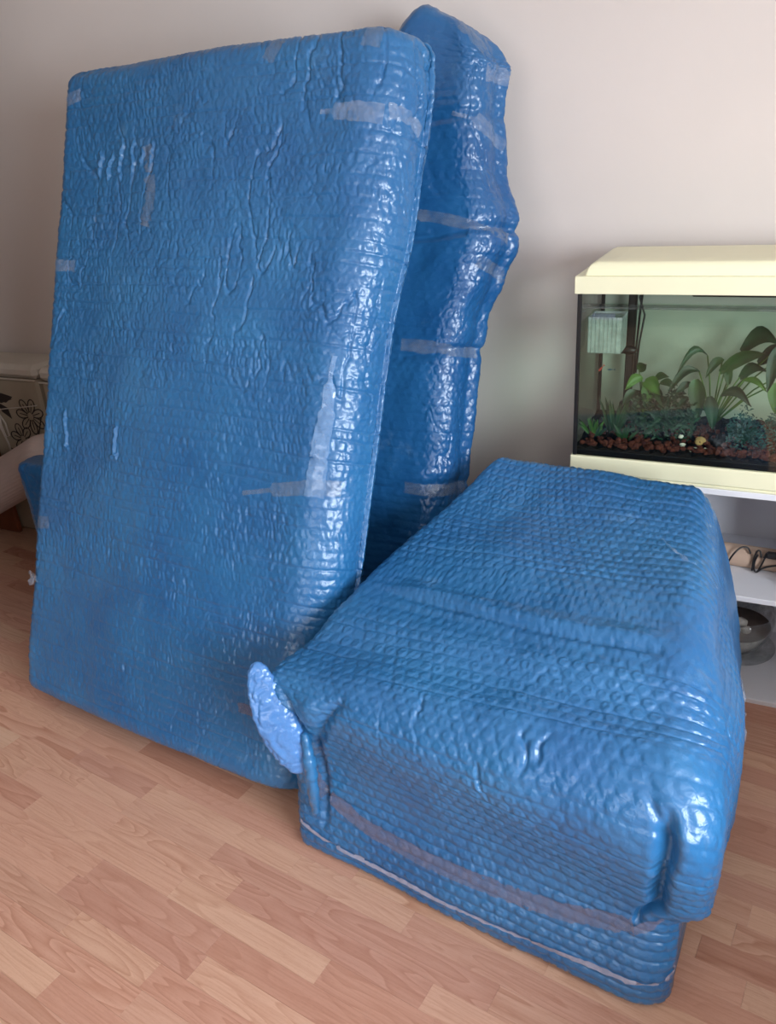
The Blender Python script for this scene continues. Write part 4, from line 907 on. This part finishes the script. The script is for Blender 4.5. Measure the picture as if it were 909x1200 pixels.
# things on the cabinet shelves
m_ = MB(); R2 = 0.034
m_.tube([(-0.40, 2.397, 0.362+R2), (0.158, 2.372, 0.362+R2)], R2, 28)
tag(m_.build('cardboard_tube', MATS['card'], None, True), 'tan cardboard tube lying along the back of the upper shelf', 'tube')
t = empty('power_cable', (0.05, 2.34, 0.362), 'black looped power cable with plug draped over the cardboard tube', 'cable')
m_ = MB(); yy = 2.333
def curve(q, n=6):
    out = []
    for i in range(len(q)-1):
        a0, a1, a2, a3 = (Vector(q[max(0, min(len(q)-1, j))]) for j in (i-1, i, i+1, i+2))
        out += [0.5*(2*a1+(a2-a0)*u+(2*a0-5*a1+4*a2-a3)*u*u+(-a0+3*a1-3*a2+a3)*u**3) for u in [k/n for k in range(n)]]
    return out+[Vector(q[-1])]
m_.tube(curve([(-0.05, 2.33, 0.370), (-0.035, yy, 0.386), (-0.020, yy, 0.420), (-0.003, 2.345, 0.438), (0.016, 2.352, 0.438), (0.027, 2.345, 0.422)]), .0028, 7)
m_.tube(curve([(0.036, yy, 0.374), (0.037, 2.335, 0.410), (0.043, 2.34, 0.436), (0.052, 2.34, 0.436), (0.056, 2.335, 0.420)]), .0028, 7)
m_.tube(curve([(0.046, 2.335, 0.428), (0.040, yy, 0.400), (0.042, yy, 0.376), (0.050, yy, 0.371), (0.058, yy, 0.392), (0.066, 2.335, 0.420)]), .0028, 7)
m_.tube(curve([(0.050, yy, 0.371), (0.065, yy, 0.386), (0.085, yy, 0.396), (0.110, yy, 0.400), (0.14, yy, 0.375)]), .0028, 7)
m_.build('cord', MATS['cable'], t, True)
m_ = MB(); m_.tube([(0.064, 2.333, 0.420), (0.072, 2.332, 0.434)], [.004, .007], 8); m_.box((0.069, 2.320, 0.424), (0.100, 2.342, 0.442), .004); m_.build('plug', MATS['cable'], t)
MATS['bowl_glass'] = pane_material('bowl_glass', (0.985, 0.99, 0.99, 1), 0.7, 0.05, spots=0.45)
MATS['sandw'] = simple('white_sand', srgb(214, 212, 208), 0.9, var=0.05)
MATS['brownl'] = simple('brown_layer', srgb(112, 96, 88), 0.8, var=0.2, scale=40)
bc = (0.015, 2.455, 0.016)
t = empty('glass_bowl', bc, 'round glass bowl of white sand and shells on the bottom shelf', 'bowl')
m_ = MB(); m_.lathe(bc, [(0.0, .010), (.060, .010), (.085, .035), (.105, .075), (.113, .120), (.110, .150), (.107, .150), (.110, .120), (.102, .077), (.082, .038), (.058, .013), (0, .013)], 40); m_.build('bowl', MATS['bowl_glass'], t, True)
m_ = MB(); m_.lathe(bc, [(0, .0005), (.10, .0005), (.123, .012), (.125, .016), (.121, .016), (.098, .005), (0, .005)], 40); m_.build('saucer', MATS['bowl_glass'], t, True)
m_ = MB(); m_.lathe(bc, [(0, .0145), (.056, .0145), (.080, .040), (.098, .082), (0, .082)], 36); m_.build('sand_fill', MATS['sandw'], t, True)
m_ = MB(); m_.lathe(bc, [(0, .0825), (.099, .0825), (.103, .096), (0, .098)], 36); m_.build('soil_layer', MATS['brownl'], t, True)
for (dx, dy, r, lb) in ((-.045, -.045, .021, 'white shell at the left rim inside the glass bowl'), (-.008, -.062, .022, 'largest white shell heaped at the front of the glass bowl'), (.030, -.050, .018, 'small white shell nearest the right rim of the glass bowl'), (.008, -.018, .024, 'white shell on top of the heap in the glass bowl')):
    m_ = MB(); m_.blob((bc[0]+dx, bc[1]+dy, bc[2]+.090+r*.75), r, r*.8, r*.8, rg, .2, 9, 6); tag(m_.build('seashell', MATS['stone'], None, True), lb, 'shell', 'shells in the glass bowl')
tape(bvh4, [(-2.575, 1.98, 0.52), (-2.565, 1.975, 0.44), (-2.57, 1.978, 0.34), (-2.56, 1.975, 0.14)], 0.022, MATS['tape'], pack4, seed=40, wrinkle=0.002)
